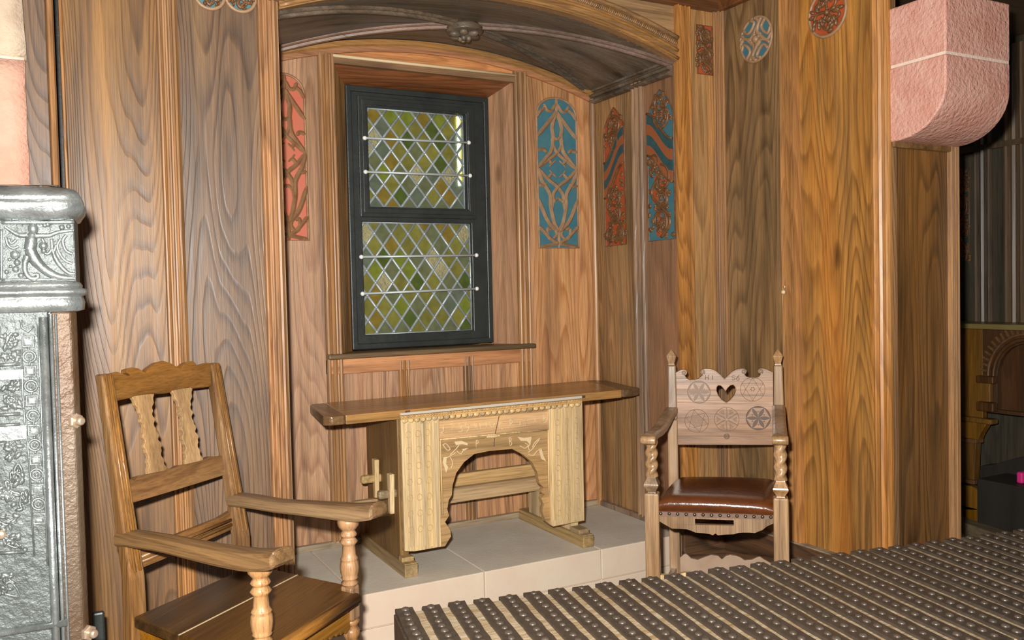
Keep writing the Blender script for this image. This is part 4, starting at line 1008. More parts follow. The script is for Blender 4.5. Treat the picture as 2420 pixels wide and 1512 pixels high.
# aprons
def apron(p, q, n_, z1, seed, dep=.085):
    b = MB(); N = 60; lo_ = []
    for i in range(N+1):
        f = i/N; g = min(f, 1-f)*2
        saw = (g*7) % 1
        lo_.append(p+(q-p)*f+V((0,0,-dep*(.55+.45*(1-g))-.012*saw)))
    b.poly([[p, q]+lo_[::-1]], n_*.02); o = b.build('apron', W_CH1H, c1, bevel=.002); return o
z0 = ZS-.032
aL, aR = V((FL.x,FL.y,z0)), V((FR.x,FR.y,z0))
apron(aL+uF*.02+vv*.012, aR-uF*.02+vv*.012, -vv, z0, 1)
bL, bR = V((Lb.x,Lb.y,z0)), V((Rb.x,Rb.y,z0))
apron(bL+vL*.022, aL-vL*.022, (uF), z0, 2); apron(bR+vR*.022, aR-vR*.022, -uF, z0, 3)
for p, q in ((FL, Lb), (FR, Rb), (FL, FR)):
    b = MB(); a = V((p.x,p.y,.13)); c = V((q.x,q.y,.13)); b.obox((a+c)/2, (c-a)*.5, V((0,0,.018)), (c-a).cross(UZ).normalized()*.014); b.build('stretcher', W_CH1H, c1, bevel=.003)

# ================================================================== RIGHT ARMCHAIR (heart back)
P1, P2 = ad(1541,1165,3.25), ad(1845,1172,3.25); 
P1, P2 = V((1.962,2.605,0)), V((2.295,2.288,0))
Q1, Q2 = ad(1588,900,3.64), ad(1839,900,3.555)
Q1, Q2 = V((Q1.x,Q1.y,0)), V((Q2.x,Q2.y,0))
c2 = thing('armchair', 'carved armchair with heart cut in its back and brown leather seat by the right wall', 'chair', ((P1.x+Q2.x)/2, (P1.y+Q2.y)/2, 0))
uu = (P2-P1).normalized(); un = V((uu.y, -uu.x, 0)); un = un if un.dot(EYE-P1) > 0 else -un
uq = (Q2-Q1).normalized(); nq = V((uq.y, -uq.x, 0)); nq = nq if nq.dot(EYE-Q1) > 0 else -nq
fz_ = lambda px, py: av(px, py, P1, P2)              # front plane
rz_ = lambda px, py: av(px, py, Q1, Q2)              # rear plane
def post(p, r_, z0, z1, nm, mat, r1=None, par=c2, bev=.006, a=uu):
    n_ = V((-a.y, a.x, 0)); r1 = r1 or r_
    b = MB(); b.hexa([V((p.x,p.y,z0))+a*(x*r_)+n_*(y*r_) for x, y in ((-1,-1),(1,-1),(1,1),(-1,1))]+[V((p.x,p.y,z1))+a*(x*r1)+n_*(y*r1) for x, y in ((-1,-1),(1,-1),(1,1),(-1,1))])
    return b.build(nm, mat, par, bevel=bev)
def finial(p, z, par, s=1.0):
    b = MB(); b.lathe((p.x,p.y,z), [(.019*s,0),(.018*s,.004),(.016*s,.007),(.027*s,.034),(.0275*s,.038),(.001*s,.066)], 4, sm=False); 
    return b.build('finial', W_CH2, par, bevel=.002)
zl1 = fz_(1541,1163).z
for p, (px, pt) in ((P1, (1541,1163)), (P2, (1845,1174))):
    zl = fz_(px, pt).z
    lg = post(p, .0265, 0, zl, 'front_leg', W_CH2)
    zt1 = fz_(px, 1037).z
    kz = (zt1-zl)
    b = MB(); b.lathe((p.x,p.y,zl), [(.021,0),(.019,.004),(.022,.008),(.037,.026),(.038,.031),(.036,.036),(.022,.058),(.021,.062)], 4, sm=False); 
    zz = zl+.06; n_ = V((-uu.y, uu.x, 0)); vs_ = []; NR = 40; K = 12
    for i in range(NR+1):
        f = i/NR; rad0 = .021
        for j in range(K):
            a = 2*math.pi*j/K; tw = (1 if p is P1 else 1)*f*2*math.pi*1.6
            r_ = rad0*(1+.19*math.cos(2*(a-tw)))
            vs_.append(V((p.x,p.y,zz+(zt1-.004-zz)*f))+uu*(r_*math.cos(a))+n_*(r_*math.sin(a)))
    fs_ = []
    for i in range(NR):
        for j in range(K): j2 = (j+1) % K; fs_.append((i*K+j, i*K+j2, (i+1)*K+j2, (i+1)*K+j))
    fs_ += [tuple(range(K))[::-1], tuple(NR*K+j for j in range(K))]
    b.add(vs_, fs_, True); b.build('twisted_post', W_CH2, c2)
zf = rz_(1586,863).z
for p, px in ((Q1, 1586), (Q2, 1841)):
    zf = rz_(px, 862).z
    zm = rz_(px, 990).z
    lg = post(p, .022, 0, zm, 'rear_post', W_CH2, .021, a=uq)
    post(p, .021, zm, zf, 'upper_post', W_CH2, .017, par=lg, a=uq)
    finial(p, zf, lg)
zq = lambda x, y: (1560+x/6.872, 850+y/6.872)
bo = [(242,1375),(1842,1375),(1832,195),(1790,180),(1720,145),(1660,130),(1610,140),(1582,170),(1590,208),(1630,226),(1612,262),(1545,285),(1460,285),(1400,270),(1372,232),(1400,210),(1406,170),(1372,140),(1310,137),(1240,150),(1160,192),(1100,250),(1046,303),(970,230),(900,172),(830,145),(730,140),(670,155),(645,190),(655,222),(692,240),(660,268),(620,300),(560,316),(480,320),(430,292),(402,252),(428,240),(441,205),(430,170),(390,152),(330,160),(252,202)]
ht = [(1060,515),(1022,455),(982,415),(945,410),(920,440),(917,500),(945,570),(1000,640),(1075,690),(1140,640),(1200,570),(1224,500),(1217,440),(1187,405),(1140,412),(1095,455)]
bd = lambda x, y, d=0: rz_(*zq(x, y))+nq*(d+.012)
b = MB(); b.poly([[bd(*p) for p in bo], [bd(*p) for p in ht]], -nq*.024); bk = b.build('backboard', W_CH2H, c2, bevel=.002)
b = MB()
for pts in (bo[2:], ht+ht[:1]):
    dense = []
    for i in range(len(pts)-1):
        k_ = max(1, int(math.dist(pts[i], pts[i+1])/16))
        for j in range(k_): dense.append((pts[i][0]+(pts[i+1][0]-pts[i][0])*j/k_, pts[i][1]+(pts[i+1][1]-pts[i][1])*j/k_))
    cx, cy = (1070, 545) if pts[0] == ht[0] else (1040, 700)
    for x, y in dense:
        f = 1.07 if pts[0] == ht[0] else .965
        b.ball(bd(cx+(x-cx)*f, cy+(y-cy)*f+(0 if pts[0] == ht[0] else 6)), uq*.0013, UZ*.0013, nq*.0012, 5, 3)
b.build('notched_edging', MIDC, bk)
PX = .0                                    # metres per crop pixel on the board
pxm = (bd(1842,700)-bd(242,700)).length/1600
def rosette(cx, cy, r_, kind, mat, nm='rosette', rot_=0):
    b = MB(); C0 = bd(cx, cy, .0002); Rm = r_*pxm; E1, E2 = uq, UZ
    q_ = lambda x, y, h=0: C0+E1*(x*Rm)+E2*(y*Rm)+nq*h
    circ = [q_(math.cos(a), math.sin(a)) for a in [2*math.pi*i/40 for i in range(40)]]
    b.tube(circ, .0011, 5, nq, closed=True)
    if kind == 'petal':
        for k in range(6):
            a = R(90*0+60*k+rot_); L_ = []
            for s_ in (1, -1):
                for i in range(7):
                    f = i/6 if s_ > 0 else 1-i/6
                    L_.append((f, s_*.16*math.sin(math.pi*f)))
            L_ = L_[:7]+L_[8:-1]
            b.poly([[q_(x*math.cos(a)-y*math.sin(a), x*math.sin(a)+y*math.cos(a), .0012) for x, y in L_]], -nq*.001)
            a1 = a+R(60); p_, s_ = (math.cos(a), math.sin(a)), (math.cos(a1), math.sin(a1)); am = (a+a1)/2; ar = []
            for i in range(7): f = i/6; aa = a+(a1-a)*f; ar.append((math.cos(aa)*.985, math.sin(aa)*.985))
            inn = []
            for i in range(7):
                f = 1-i/6; x = p_[0]+(s_[0]-p_[0])*f; y = p_[1]+(s_[1]-p_[1])*f; k_ = 1-.02*math.sin(math.pi*f)
                inn.append((x*k_, y*k_))
            b.poly([[q_(x, y, .0012) for x, y in ar+inn[1:-1]]], -nq*.001)
            b.poly([[q_(.55*math.cos(am)+.09*math.cos(am+g), .55*math.sin(am)+.09*math.sin(am+g), .0012) for g in (0, 2.1, 4.2)]], -nq*.001)
    if kind in ('hexa', 'sun'):
        for t0 in (90, 270):
            tr_ = [q_(.97*math.cos(R(t0+120*k+rot_)), .97*math.sin(R(t0+120*k+rot_)), .0006) for k in range(3)]
            b.tube(tr_, .0015, 5, nq, closed=True)
        for k in range(12):
            a = R(30*k+rot_); rr2 = .74 if k % 2 else .62
            b.poly([[q_(rr2*math.cos(a)+.07*math.cos(a+g), rr2*math.sin(a)+.07*math.sin(a+g), .0012) for g in (0, 2.1, 4.2)]], -nq*.001)
        if kind == 'sun':
            for k in range(18):
                a = R(20*k); b.poly([[q_(.08*math.cos(a), .08*math.sin(a), .0012), q_(.48*math.cos(a-.09), .48*math.sin(a-.09), .0012), q_(.50*math.cos(a+.10), .50*math.sin(a+.10), .0012)]], -nq*.001)
        else:
            for k in range(6): a = R(60*k); b.ball(q_(.15*math.cos(a), .15*math.sin(a)), E1*.003, E2*.003, nq*.001, 6, 3)
    if kind == 'star':
        for k in range(6):
            a = R(90+60*k)
            for s_ in (1,):
                b.poly([[q_(.08*math.cos(a), .08*math.sin(a), .0012), q_(.3*math.cos(a-R(26)), .3*math.sin(a-R(26)), .0012), q_(.97*math.cos(a), .97*math.sin(a), .0012)]], -nq*.001)
            am = a+R(30)
            for rr3 in (.22, .1): b.tube([q_(.68*math.cos(am)+rr3*math.cos(am+g), .68*math.sin(am)+rr3*math.sin(am+g), .0004) for g in (math.pi, math.pi+2.2, math.pi+4.1)], .0010, 4, nq, closed=True)
            b.tube([q_(.1*math.cos(a), .1*math.sin(a)), q_(.97*math.cos(a), .97*math.sin(a))], .0012, 4)
    return b.build(nm, mat, bk)
rosette(630,520,185,'petal',MIDC, rot_=0); rosette(1500,472,195,'hexa',MIDC); rosette(595,985,195,'sun',MIDC, rot_=14)
rosette(1080,960,200,'star',MIDC); rosette(1590,940,195,'petal',DARKC); rosette(1080,1235,45,'star',MIDC, 'small_rosette')
b = MB()
for cx, cy, s_ in ((390,205,1),(690,195,-1),(1360,185,1),(1630,185,-1)):
    pts = []
    for i in range(26):
        f = i/25; a = s_*(f*2.2*2*math.pi)+1.0; r_ = 40*(1-.8*f); pts.append(bd(cx+r_*math.cos(a), cy+r_*math.sin(a), .0004))
    b = MB(); b.tube(pts, .0012, 4); b.build('incised_scroll', MIDC, bk)
bpos = lambda x, y: bd(x, y, .0005)
letters([('H',735,318,75,75),('I',835,318,50,70),('S',1160,325,65,75),('6',1235,330,60,85)], None, 0, 'carved_letter', bk, .0013, MIDC, bpos)
# arms with scrolled ends
for p, q, pix in ((P1, Q1, [(1590,985),(1585,998),(1575,1010),(1562,1020),(1548,1024),(1541,1026)]), (P2, Q2, [(1842,985),(1843,998),(1844,1008),(1845,1018),(1846,1023),(1846,1026)])):
    zt1 = fz_(1541 if p is P1 else 1846, 1037).z
    d = (p-q).normalized(); side = V((-d.y, d.x, 0)); b = MB()
    L_ = (p-q).length; path = []
    for i, (f, dz) in enumerate(((.03,.052),(.2,.044),(.4,.028),(.6,.014),(.8,.010),(.95,.014),(1.06,.012),(1.12,.006))):
        path.append((q+d*(L_*f)+UZ*(zt1+dz), side*.026*(1 if i else 1), UZ*.013))
    b.sweep(path, [(-1,-1),(1,-1),(1,.6),(.6,1),(-.6,1),(-1,.6)]); b.tube([q+d*(L_*1.12)+UZ*(zt1+.004)-side*.028, q+d*(L_*1.12)+UZ*(zt1+.004)+side*.028], .016, 12)
    b.build('arm', W_CH2, c2, bevel=.003)
# cushion
zs0 = fz_(1692,1207).z
b = MB(); NU, NV = 18, 14
i0, i1 = P1+uu*.026, P2-uu*.026; j0, j1 = Q1+uq*.018, Q2-uq*.018
zts = fz_(1692,1178).z
grid = []
FV = [(0,0),(-.022,.22),(-.026,.45),(-.018,.68),(.0,.84),(.03,.95),(.07,1.0),(.14,1.0),(.25,.99),(.38,.98),(.5,.95),(.62,.91),(.75,.86),(.88,.8),(.97,.7)]
for j in range(NV+1):
    row = []; fv, hh_ = FV[j]
    for i in range(NU+1):
        fu = i/NU
        pf, pr_ = i0+(i1-i0)*fu, j0+(j1-j0)*fu; p = pf+(pr_-pf)*fv+un*.010
        e = 1-abs(2*fu-1)**9
        row.append(V((p.x, p.y, zs0-.006+(zts-zs0+.008)*hh_*(.75+.25*max(e, 0)**.4)+.004*math.sin(math.pi*fu))))
    grid.append(row)
vs_ = [p for r_ in grid for p in r_]; fs_ = []
for j in range(NV):
    for i in range(NU): a = j*(NU+1)+i; fs_.append((a, a+1, a+NU+2, a+NU+1))
b.add(vs_, fs_, True)
bot = [V((p.x,p.y,zs0-.012)) for p in grid[0]]+[V((r_[-1].x,r_[-1].y,zs0-.012)) for r_ in grid[1:]]+[V((p.x,p.y,zs0-.012)) for p in grid[-1][-2::-1]]+[V((r_[0].x,r_[0].y,zs0-.012)) for r_ in grid[-2:0:-1]]
rim = list(grid[0])+[r_[-1] for r_ in grid[1:]]+list(grid[-1][-2::-1])+[r_[0] for r_ in grid[-2:0:-1]]
n_ = len(rim); b.add(rim+bot, [(i, (i+1) % n_, n_+(i+1) % n_, n_+i) for i in range(n_)]+[tuple(range(n_, 2*n_))], True)
cu = b.build('leather_seat', LEATHER, c2)
zz4 = lambda x, y: (1480+x/3.781, 1000+y/3.781)
fp = lambda x, y, d=0: fz_(*zz4(x, y))+un*(d+.0)
b = MB(); b.poly([[fp(292,780,.014), fp(1315,815,.014), fp(1315,852,.014), fp(292,820,.014)]], -un*.004); b.build('leather_band', LEATHER2, c2)
for i in range(14):
    f = i/13; b = MB(); b.ball(fp(312+980*f, 797+33*f, .0145), uu*.0068, UZ*.0068, un*.0055, 10, 6); b.build('nail', NAILM, c2)
ap = [(292,780),(292,868),(340,897),(410,937),(470,938),(540,942),(580,955),(620,972),(700,978),(745,985),(775,996),(797,980),(820,996),(880,990),(960,987),(1000,975),(1040,972),(1100,972),(1150,976),(1185,960),(1215,950),(1260,915),(1316,890),(1316,815)]
b = MB(); b.poly([[fp(x, y, .008) for x, y in ap], [fp(x, y, .008) for x, y in ((615,850),(960,862),(962,908),(617,902))]], -un*.02); b.build('apron', W_CH2, c2, bevel=.002)
for p, q in ((P1, Q1), (P2, Q2)):
    b = MB(); a, c = p+UZ*(zs0-.05), q+UZ*(zs0-.05); b.obox((a+c)/2, (c-a)*.5, UZ*.03, (c-a).cross(UZ).normalized()*.009); b.build('side_rail', W_CH2, c2, bevel=.003)
b = MB(); a, c = Q1+UZ*(zs0-.05), Q2+UZ*(zs0-.05); b.obox((a+c)/2, (c-a)*.5, UZ*.03, nq*.009); b.build('back_rail', W_CH2, c2, bevel=.003)
rr_ = [(405,1222),(440,1212),(480,1197),(510,1172),(530,1160),(555,1178),(580,1203),(640,1215),(700,1192),(760,1172),(820,1180),(855,1212),(890,1182),(930,1172),(980,1180),(1020,1195),(1060,1221),(1120,1216),(1170,1194),(1195,1188),(1230,1212),(1290,1245),(1330,1262),(1330,1390),(405,1380)]
b = MB(); b.poly([[rz_(*zz4(x, y))+nq*.008 for x, y in rr_]], -nq*.016); b.build('scalloped_stretcher', plain('pale_lit_wood', (.42,.29,.20), .5, c2=(.34,.22,.14), nsc=12), c2, bevel=.002)  # paler than the chair wood: flash light put into the colour
fs2 = [(285,1352),(340,1355),(400,1357),(460,1348),(520,1332),(560,1332),(590,1345),(620,1372),(660,1392),(700,1400),(800,1405),(900,1398),(960,1380),(1000,1352),(1060,1340),(1130,1360),(1220,1362),(1316,1358),(1316,1440),(285,1412)]
b = MB(); b.poly([[fp(x, y, .004) for x, y in fs2]], -un*.02); b.build('front_stretcher', W_TAB, c2, bevel=.003)
for p, q in ((P1, Q1), (P2, Q2)):
    b = MB(); a, c = p+UZ*.16, q+UZ*.16; b.obox((a+c)/2, (c-a)*.5, UZ*.022, (c-a).cross(UZ).normalized()*.011); b.build('side_stretcher', W_CH2, c2, bevel=.003)

# ================================================================== STUDDED CHEST
ZK = .600; K0 = az(934,1441,ZK); ang = R(-11.2)
ku, kv = V((math.cos(ang), math.sin(ang), 0)), V((math.sin(ang), -math.cos(ang), 0))   # along, towards the camera
KL, KD = 2.06, .62
ch = thing('studded_chest', 'long wooden chest with a lid of studded iron straps in the right foreground', 'chest', K0+ku*(KL/2)+kv*(KD/2)-UZ*ZK)
kp = lambda a, c, z: K0+ku*a+kv*c+UZ*(z-ZK)
def kbox(a0, a1, c0, c1, z0, z1, nm, mat, bev=.004, par=ch):
    b = MB(); b.hexa([kp(a, c, z) for z in (z0, z1) for a, c in ((a0,c0),(a1,c0),(a1,c1),(a0,c1))]); return b.build(nm, mat, par, bevel=bev)
kbox(.02, KL-.02, .02, KD-.02, .04, ZK-.075, 'body', CHESTW)
for a0, a1, c0, c1 in ((.03,.11,.03,.11),(KL-.11,KL-.03,.03,.11),(.03,.11,KD-.11,KD-.03),(KL-.11,KL-.03,KD-.11,KD-.03)): kbox(a0, a1, c0, c1, 0, .04, 'foot', DARKW)
kbox(.003, KL-.003, 0, KD, ZK-.07, ZK-.008, 'lid', CHESTW, .006)
NS = 32; pit = (KL-.042)/(NS-1); nst = 0; small = MB(); rs_ = random.Random(11); allst = []
for i in range(NS):
    a = i*pit; wd = .0445+rs_.uniform(-.003,.003); sk = rs_.uniform(-.004,.004)
    b = MB(); zt2 = ZK-.001+rs_.uniform(-.001,.002); N = 16; ov_ = .006
    l_ = [(a+rs_.uniform(-.0012,.0012), -ov_+(KD+2*ov_)*k/N) for k in range(N+1)]; r_ = [(x+wd+rs_.uniform(-.0012,.0012), y) for x, y in l_]
    b.poly([[kp(x, y, zt2) for x, y in l_+r_[::-1]]], V((0,0,-.009)))
    b.hexa([kp(x, y, z) for z in (ZK-.13, ZK-.004) for x, y in ((a,-ov_),(a+wd,-ov_),(a+wd,-.0),(a,-.0))])
    b.hexa([kp(x, y, z) for z in (ZK-.13, ZK-.004) for x, y in ((a,KD),(a+wd,KD),(a+wd,KD+ov_),(a,KD+ov_))])
    sp = b.build('iron_strap', STRAP, ch, bevel=.0015)
    NSt = 20
    for k in range(NSt):
        p = kp(a+wd/2+rs_.uniform(-.002,.002), -.004+(KD+.0)*(k+.35)/NSt, zt2)
        allst.append((p, sp, rs_.uniform(.0085,.0112)))
def pxl(p):
    d = p-EYE; z = d.dot(fwd); return (1210+FPX*d.dot(rgt)/z, 756+FPX*d.dot(dwn)/z, z)
vis = [s_ for s_ in allst if 900 < pxl(s_[0])[0] < 2430 and pxl(s_[0])[1] < 1516]
vis.sort(key=lambda s_: pxl(s_[0])[2]); near = vis[:100]; ids = set(id(s_) for s_ in near)
for s_ in allst:
    p, sp, r_ = s_; b = MB() if id(s_) in ids else small
    b.ball(p, ku*r_, kv*r_, UZ*(r_*.52), 12, 6)
    if id(s_) in ids: b.build('stud', STUDM, sp)
so = small.build('stud', STUDM, ch); so['kind'] = 'stuff'
b = MB()
for k in range(9):
    y = .03+k*.06; b.tube([kp(-.001, y, ZK-.01), kp(-.001, y+.03, ZK-.12)], .003, 5)
b.build('end_strapwork', STUDM, ch)
kbox(-.004, .003, .0, KD, ZK-.125, ZK-.01, 'end_strap', STRAP, .002)

# ================================================================== CAST IRON STOVE
s0 = V((.05, 2.06, 0)); sa = R(-5); se, sn = V((math.cos(sa), math.sin(sa), 0)), V((math.sin(sa), -math.cos(sa), 0))
SV = lambda px, py, o=0: apl(px, py, s0+sn*o, sn)
st = thing('iron_stove', 'tall cast iron stove with relief figures at the left edge', 'stove', s0-se*.35-sn*.3)
def sp_(s_, o, z): return s0+se*s_+sn*o+UZ*z
sL = -.72
ss = lambda px, py: (SV(px, py)-s0).dot(se)
zcr0, zcr1 = SV(100,516).z, SV(80,437).z
zf0, zf1 = SV(100,664).z, SV(100,518).z
zb0, zb1 = SV(100,738).z, SV(100,664).z
sR = ss(178,600)
def sbox(a0, a1, o0, o1, z0, z1, nm, mat, par=st, bev=.004):
    b = MB(); b.hexa([sp_(a, o, z) for z in (z0, z1) for a, o in ((a0,o0),(a1,o0),(a1,o1),(a0,o1))]); return b.build(nm, mat, par, bevel=bev)
# bodies kept square to the room behind the face
b = MB(); b.box(s0.x-.72, s0.x-.012, s0.y+.045, s0.y+.62, .16, zb0); b.build('fire_box', STOVE_R, st, bevel=.006)
b = MB(); b.box(s0.x-.72, s0.x-.015, s0.y+.03, s0.y+.58, zb0-.01, zf1+.02); b.build('upper_box', STOVE, st, bevel=.006)
# crown: a profile swept along the face and returned at the corner
def mould(prof, nm, s1, lump=0, seed=1, mat=STOVE):
    rr = random.Random(seed); b = MB(); vs_ = []; N = 26; K = len(prof)
    rows = []
    for i in range(N+1): f = i/N; rows.append((sL+(s1-sL)*f, 0, 0))
    for i, (a, _, _) in enumerate(rows):
        for o, z in prof: vs_.append(sp_(a+min(o, .05)*(1 if i == N else 0), o+rr.uniform(-lump, lump), z+rr.uniform(-lump, lump)))
    for o, z in prof: vs_.append(sp_(s1+min(o, .05), -.12, z))
    R_ = N+2; fs_ = []
    for i in range(R_-1):
        for j in range(K-1): fs_.append((i*K+j, i*K+j+1, (i+1)*K+j+1, (i+1)*K+j))
    b.add(vs_, fs_, True); return b.build(nm, mat, st)
h = zcr1-zcr0
s_in = sR-.003
mould([(-.10,zcr0-.01),(.0,zcr0-.004),(.012,zcr0),(.016,zcr0+.1*h),(.022,zcr0+.22*h),(.026,zcr0+.4*h),(.024,zcr0+.5*h),(.02,zcr0+.54*h),(.022,zcr0+.6*h),(.019,zcr0+.72*h),(.010,zcr0+.86*h),(.0,zcr0+.94*h),(-.03,zcr1),(-.10,zcr1+.012),(-.25,zcr1+.014)], 'crown_moulding', s_in-.004, .0026, 4)
sbox(sL, sR, -.12, .0, zf0-.004, zf1+.004, 'frieze', STOVE_SHADE, bev=.003)
hb = zb1-zb0
mould([(-.10,zb0-.003),(.0,zb0),(.010,zb0+.04*hb),(.012,zb0+.3*hb),(.009,zb0+.45*hb),(.008,zb0+.5*hb),(.016,zb0+.55*hb),(.020,zb0+.64*hb),(.016,zb0+.74*hb),(.007,zb0+.78*hb),(.008,zb0+.86*hb),(.004,zb0+.96*hb),(.0,zb1),(-.1,zb1+.002)], 'base_moulding', sR-.003, .0003, 6)
# frieze relief: winged figure ending in a curled tail, scrolls, buds
b = MB(); zz5 = lambda x, y, o=.0: SV(x/4.448, 420+y/4.448, o)
def rel(pts, r_, o=.0, n=8, fl=.75):
    c = catmull([zz5(x, y, o) for x, y in pts], 5)
    rad = r_ if not isinstance(r_, (list, tuple)) else [r_[min(int(i/5), len(r_)-2)]+(r_[min(int(i/5)+1, len(r_)-1)]-r_[min(int(i/5), len(r_)-2)])*((i % 5)/5) for i in range(len(c))]
    b.tube(c, rad, n, sn, flat=fl)
b.ball(zz5(348,538,.004), se*.010, UZ*.0125, sn*.010, 12, 8)
rel([(345,580),(330,640),(325,700),(310,760)], [.006,.011,.012,.011], .001)
rel([(290,600),(230,605),(180,595),(120,560),(50,515)], [.006,.005,.0045,.004,.002], .002)
rel([(370,610),(440,608),(520,605),(600,575),(690,560),(775,552)], [.006,.005,.0045,.004,.004,.002], .002)
rel([(315,745),(360,850),(430,930),(520,1000),(620,1040),(720,1052),(790,1055)], [.011,.012,.010,.009,.007,.005,.002], .001)
rel([(290,820),(262,900),(265,980),(300,1040),(350,1060),(400,1045),(390,1015),(350,1020)], [.008,.006,.005,.005,.005,.004,.004,.003], .002)
rel([(550,740),(580,840),(640,930),(720,1000),(790,1010)], [.003,.005,.005,.004,.003], .002); rel([(590,700),(570,800),(610,880),(660,950)], .003, .001)
rel([(440,640),(470,700),(460,770),(500,800),(545,745),(540,640)], .0035, .001); rel([(640,640),(600,720),(640,820),(700,880),(760,900)], .003, .001); rel([(700,600),(660,660),(690,760),(760,800)], .0035, .001)
rel([(60,620),(80,700),(130,740),(200,720)], .003, .001); rel([(90,640),(120,690),(170,650)], .003, .001)
for x, y, r_ in ((160,810,.010),(180,890,.007),(165,960,.007),(220,1025,.006),(455,715,.009),(500,490,.006),(470,500,.005),(650,520,.006),(720,510,.005),(100,860,.004),(110,930,.004),(70,990,.005),(460,770,.006)): b.ball(zz5(x, y, .001), se*r_, UZ*r_, sn*r_*.8, 9, 6)
rel([(15,540),(18,800),(15,1075)], .0025, .001); rel([(15,1075),(400,1068),(780,1062)], .0025, .001); rel([(15,468),(400,470),(780,465)], .004, .001)
b.build('frieze_relief', STOVE, st)
# front plate with chain of links and ornament, round bead, flange
sb_, sb2 = ss(92,800), ss(116,800); zpl = .16
sbox(sL, sb2-.001, -.06, .0, zpl, zb0+.003, 'front_plate', STOVE_SHADE, bev=.002)
b = MB(); b.tube([sp_((sb_+sb2)/2, .002, z) for z in (zpl, zb0-.01)], .0085, 12); b.build('round_bead', STOVE, st)
s_f0 = ss(119,800)
b = MB(); b.tube([sp_(s_f0+.002, .0, z) for z in (zpl, zb0-.004)], .0042, 8); b.tube([sp_(s_f0+.011, -.002, z) for z in (zpl, zb0-.004)], .003, 8); b.build('edge_bead', STOVE, st)
fx = ss(186,900)
b = MB(); b.poly([[sp_(s_f0, -.002, zpl), sp_(fx-.01, -.006, zpl), sp_(fx, -.02, zpl), sp_(fx-.004, -.06, zpl), sp_(s_f0, -.06, zpl)]], V((0,0,zb0-zpl))); b.build('flange', STOVE_R, st, bevel=.004)
b = MB(); z6 = lambda x, y, o=.0: SV(x/4.448, 730+y/4.448, o)
def ln(pts, r_=.0022, closed=False, o=.001): b.tube([z6(x, y, o) for x, y in pts], r_, 6, sn, closed=closed)
k = 0
for k in range(13):
    y = 345+155*k; x = 297+9.7*k; sq = k % 2 == 0; s_ = 58
    if sq: ln([(x-s_,y-s_*.9),(x+s_,y-s_*.95),(x+s_,y+s_*.9),(x-s_,y+s_*.9)], .0024, True); b.obox(z6(x,y,.001), se*.005, sn*.002, UZ*.005)
    else:
        ln([(x+66*math.cos(a), y+60*math.sin(a)) for a in [2*math.pi*i/14 for i in range(14)]], .0024, True); ln([(x+38*math.cos(a), y+36*math.sin(a)) for a in [2*math.pi*i/12 for i in range(12)]], .0018, True); b.ball(z6(x,y,.002), se*.004, UZ*.004, sn*.004)
    if k < 12: ln([(x+4,y+56),(x+8,y+100)], .0022)
ln([(215,115),(230,200),(295,240),(355,180)], .0024)
ln([(225,420),(240,900),(265,1250),(300,1512),(360,2600)], .002)
ln([(400,180),(420,700),(440,1250),(470,1900),(500,2700)], .002)
b.build('chain_relief', STOVE, st)
b = MB()
def orn(x, y, w_, h_, seed):
    rr = random.Random(seed)
    for k in range(9):
        a = rr.uniform(0, 6.3); px_, py_ = x+rr.uniform(-.5,.5)*w_, y+rr.uniform(-.5,.5)*h_
        b.ball(z6(px_, py_, .001), (se*math.cos(a)+UZ*math.sin(a))*rr.uniform(.006,.011), (UZ*math.cos(a)-se*math.sin(a))*rr.uniform(.004,.006), sn*.0055, 8, 5)
    for k in range(3):
        pts = [(x+rr.uniform(-.5,.5)*w_, y+rr.uniform(-.5,.5)*h_) for _ in range(4)]
        b.tube(catmull([z6(px_, py_, .001) for px_, py_ in pts], 4), .0026, 6, sn)
orn(100,330,170,160,1); orn(110,500,170,110,2); orn(120,800,180,120,3); orn(130,980,190,150,4); orn(150,1480,150,200,5); orn(190,1750,150,200,6); orn(60,1900,150,200,7); orn(170,2020,220,220,8); orn(60,2250,280,180,9); orn(150,2450,250,160,10); orn(60,2900,300,250,12)
for y, sl in ((585,-.06),(690,-.06),(1110,-.06),(1220,-.06),(1380,-.06),(2560,-.12)):
    b.tube([z6(-60, y+8, .001), z6(215 if y < 2000 else 260, y-10, .001)], .0042, 6)
b.obox(z6(120,690,.002), se*.022, sn*.004, UZ*.010); b.obox(z6(130,1300,.001), se*.026, sn*.004, UZ*.014)
b.tube(catmull([z6(x, y, .001) for x, y in ((190,1620),(150,1700),(190,1790),(230,1700),(190,1620))], 4), .003, 6, sn)
b.build('plate_relief', STOVE, st)
b = MB(); zt3 = SV(80,1482).z; b.tube([sp_(sL, .003, zt3-.004), sp_(ss(160,1472), .003, zt3)], .008, 8); b.build('lower_bead', STOVE, st)
for px, py in ((182,994),(213,1495)):
    c = SV(px-3, py, -.012); d = (sn*.75+se*.65).normalized()
    b = MB(); b.lathe(c-d*.008, [(.016,0),(.017,.004),(.017,.012),(.014,.015)], 6, d, sm=False); b.lathe(c+d*.006, [(.0095,0),(.0095,.012),(.006,.016)], 14, d); b.build('bolt', BOLTM, st, bevel=.001)
c = SV(3,1262,.002); b = MB(); b.lathe(c, [(.01,0),(.01,.006),(.006,.009)], 12, sn); b.build('bolt', BOLTM, st)
for x, y in ((sL+.05, -.05), (-.05, -.05), (sL+.05, -.5), (-.05, -.5)):
    b = MB(); p = sp_(x, y, 0); b.lathe((p.x,p.y,0), [(.03,0),(.025,.03),(.02,.08),(.035,.15),(.035,.165)], 12); b.build('foot', STOVE_R, st)
# iron upright between stove and wall
p0 = ay(232,1445,2.72)
b = MB(); b.obox((p0.x, 2.72, p0.z/2), UX*.016, UY*.01, UZ*(p0.z/2)); tag(b.build('iron_upright', IRONB, bevel=.006, origin=(p0.x, 2.72, 0)), 'short black iron upright between the stove and the left armchair', 'post')

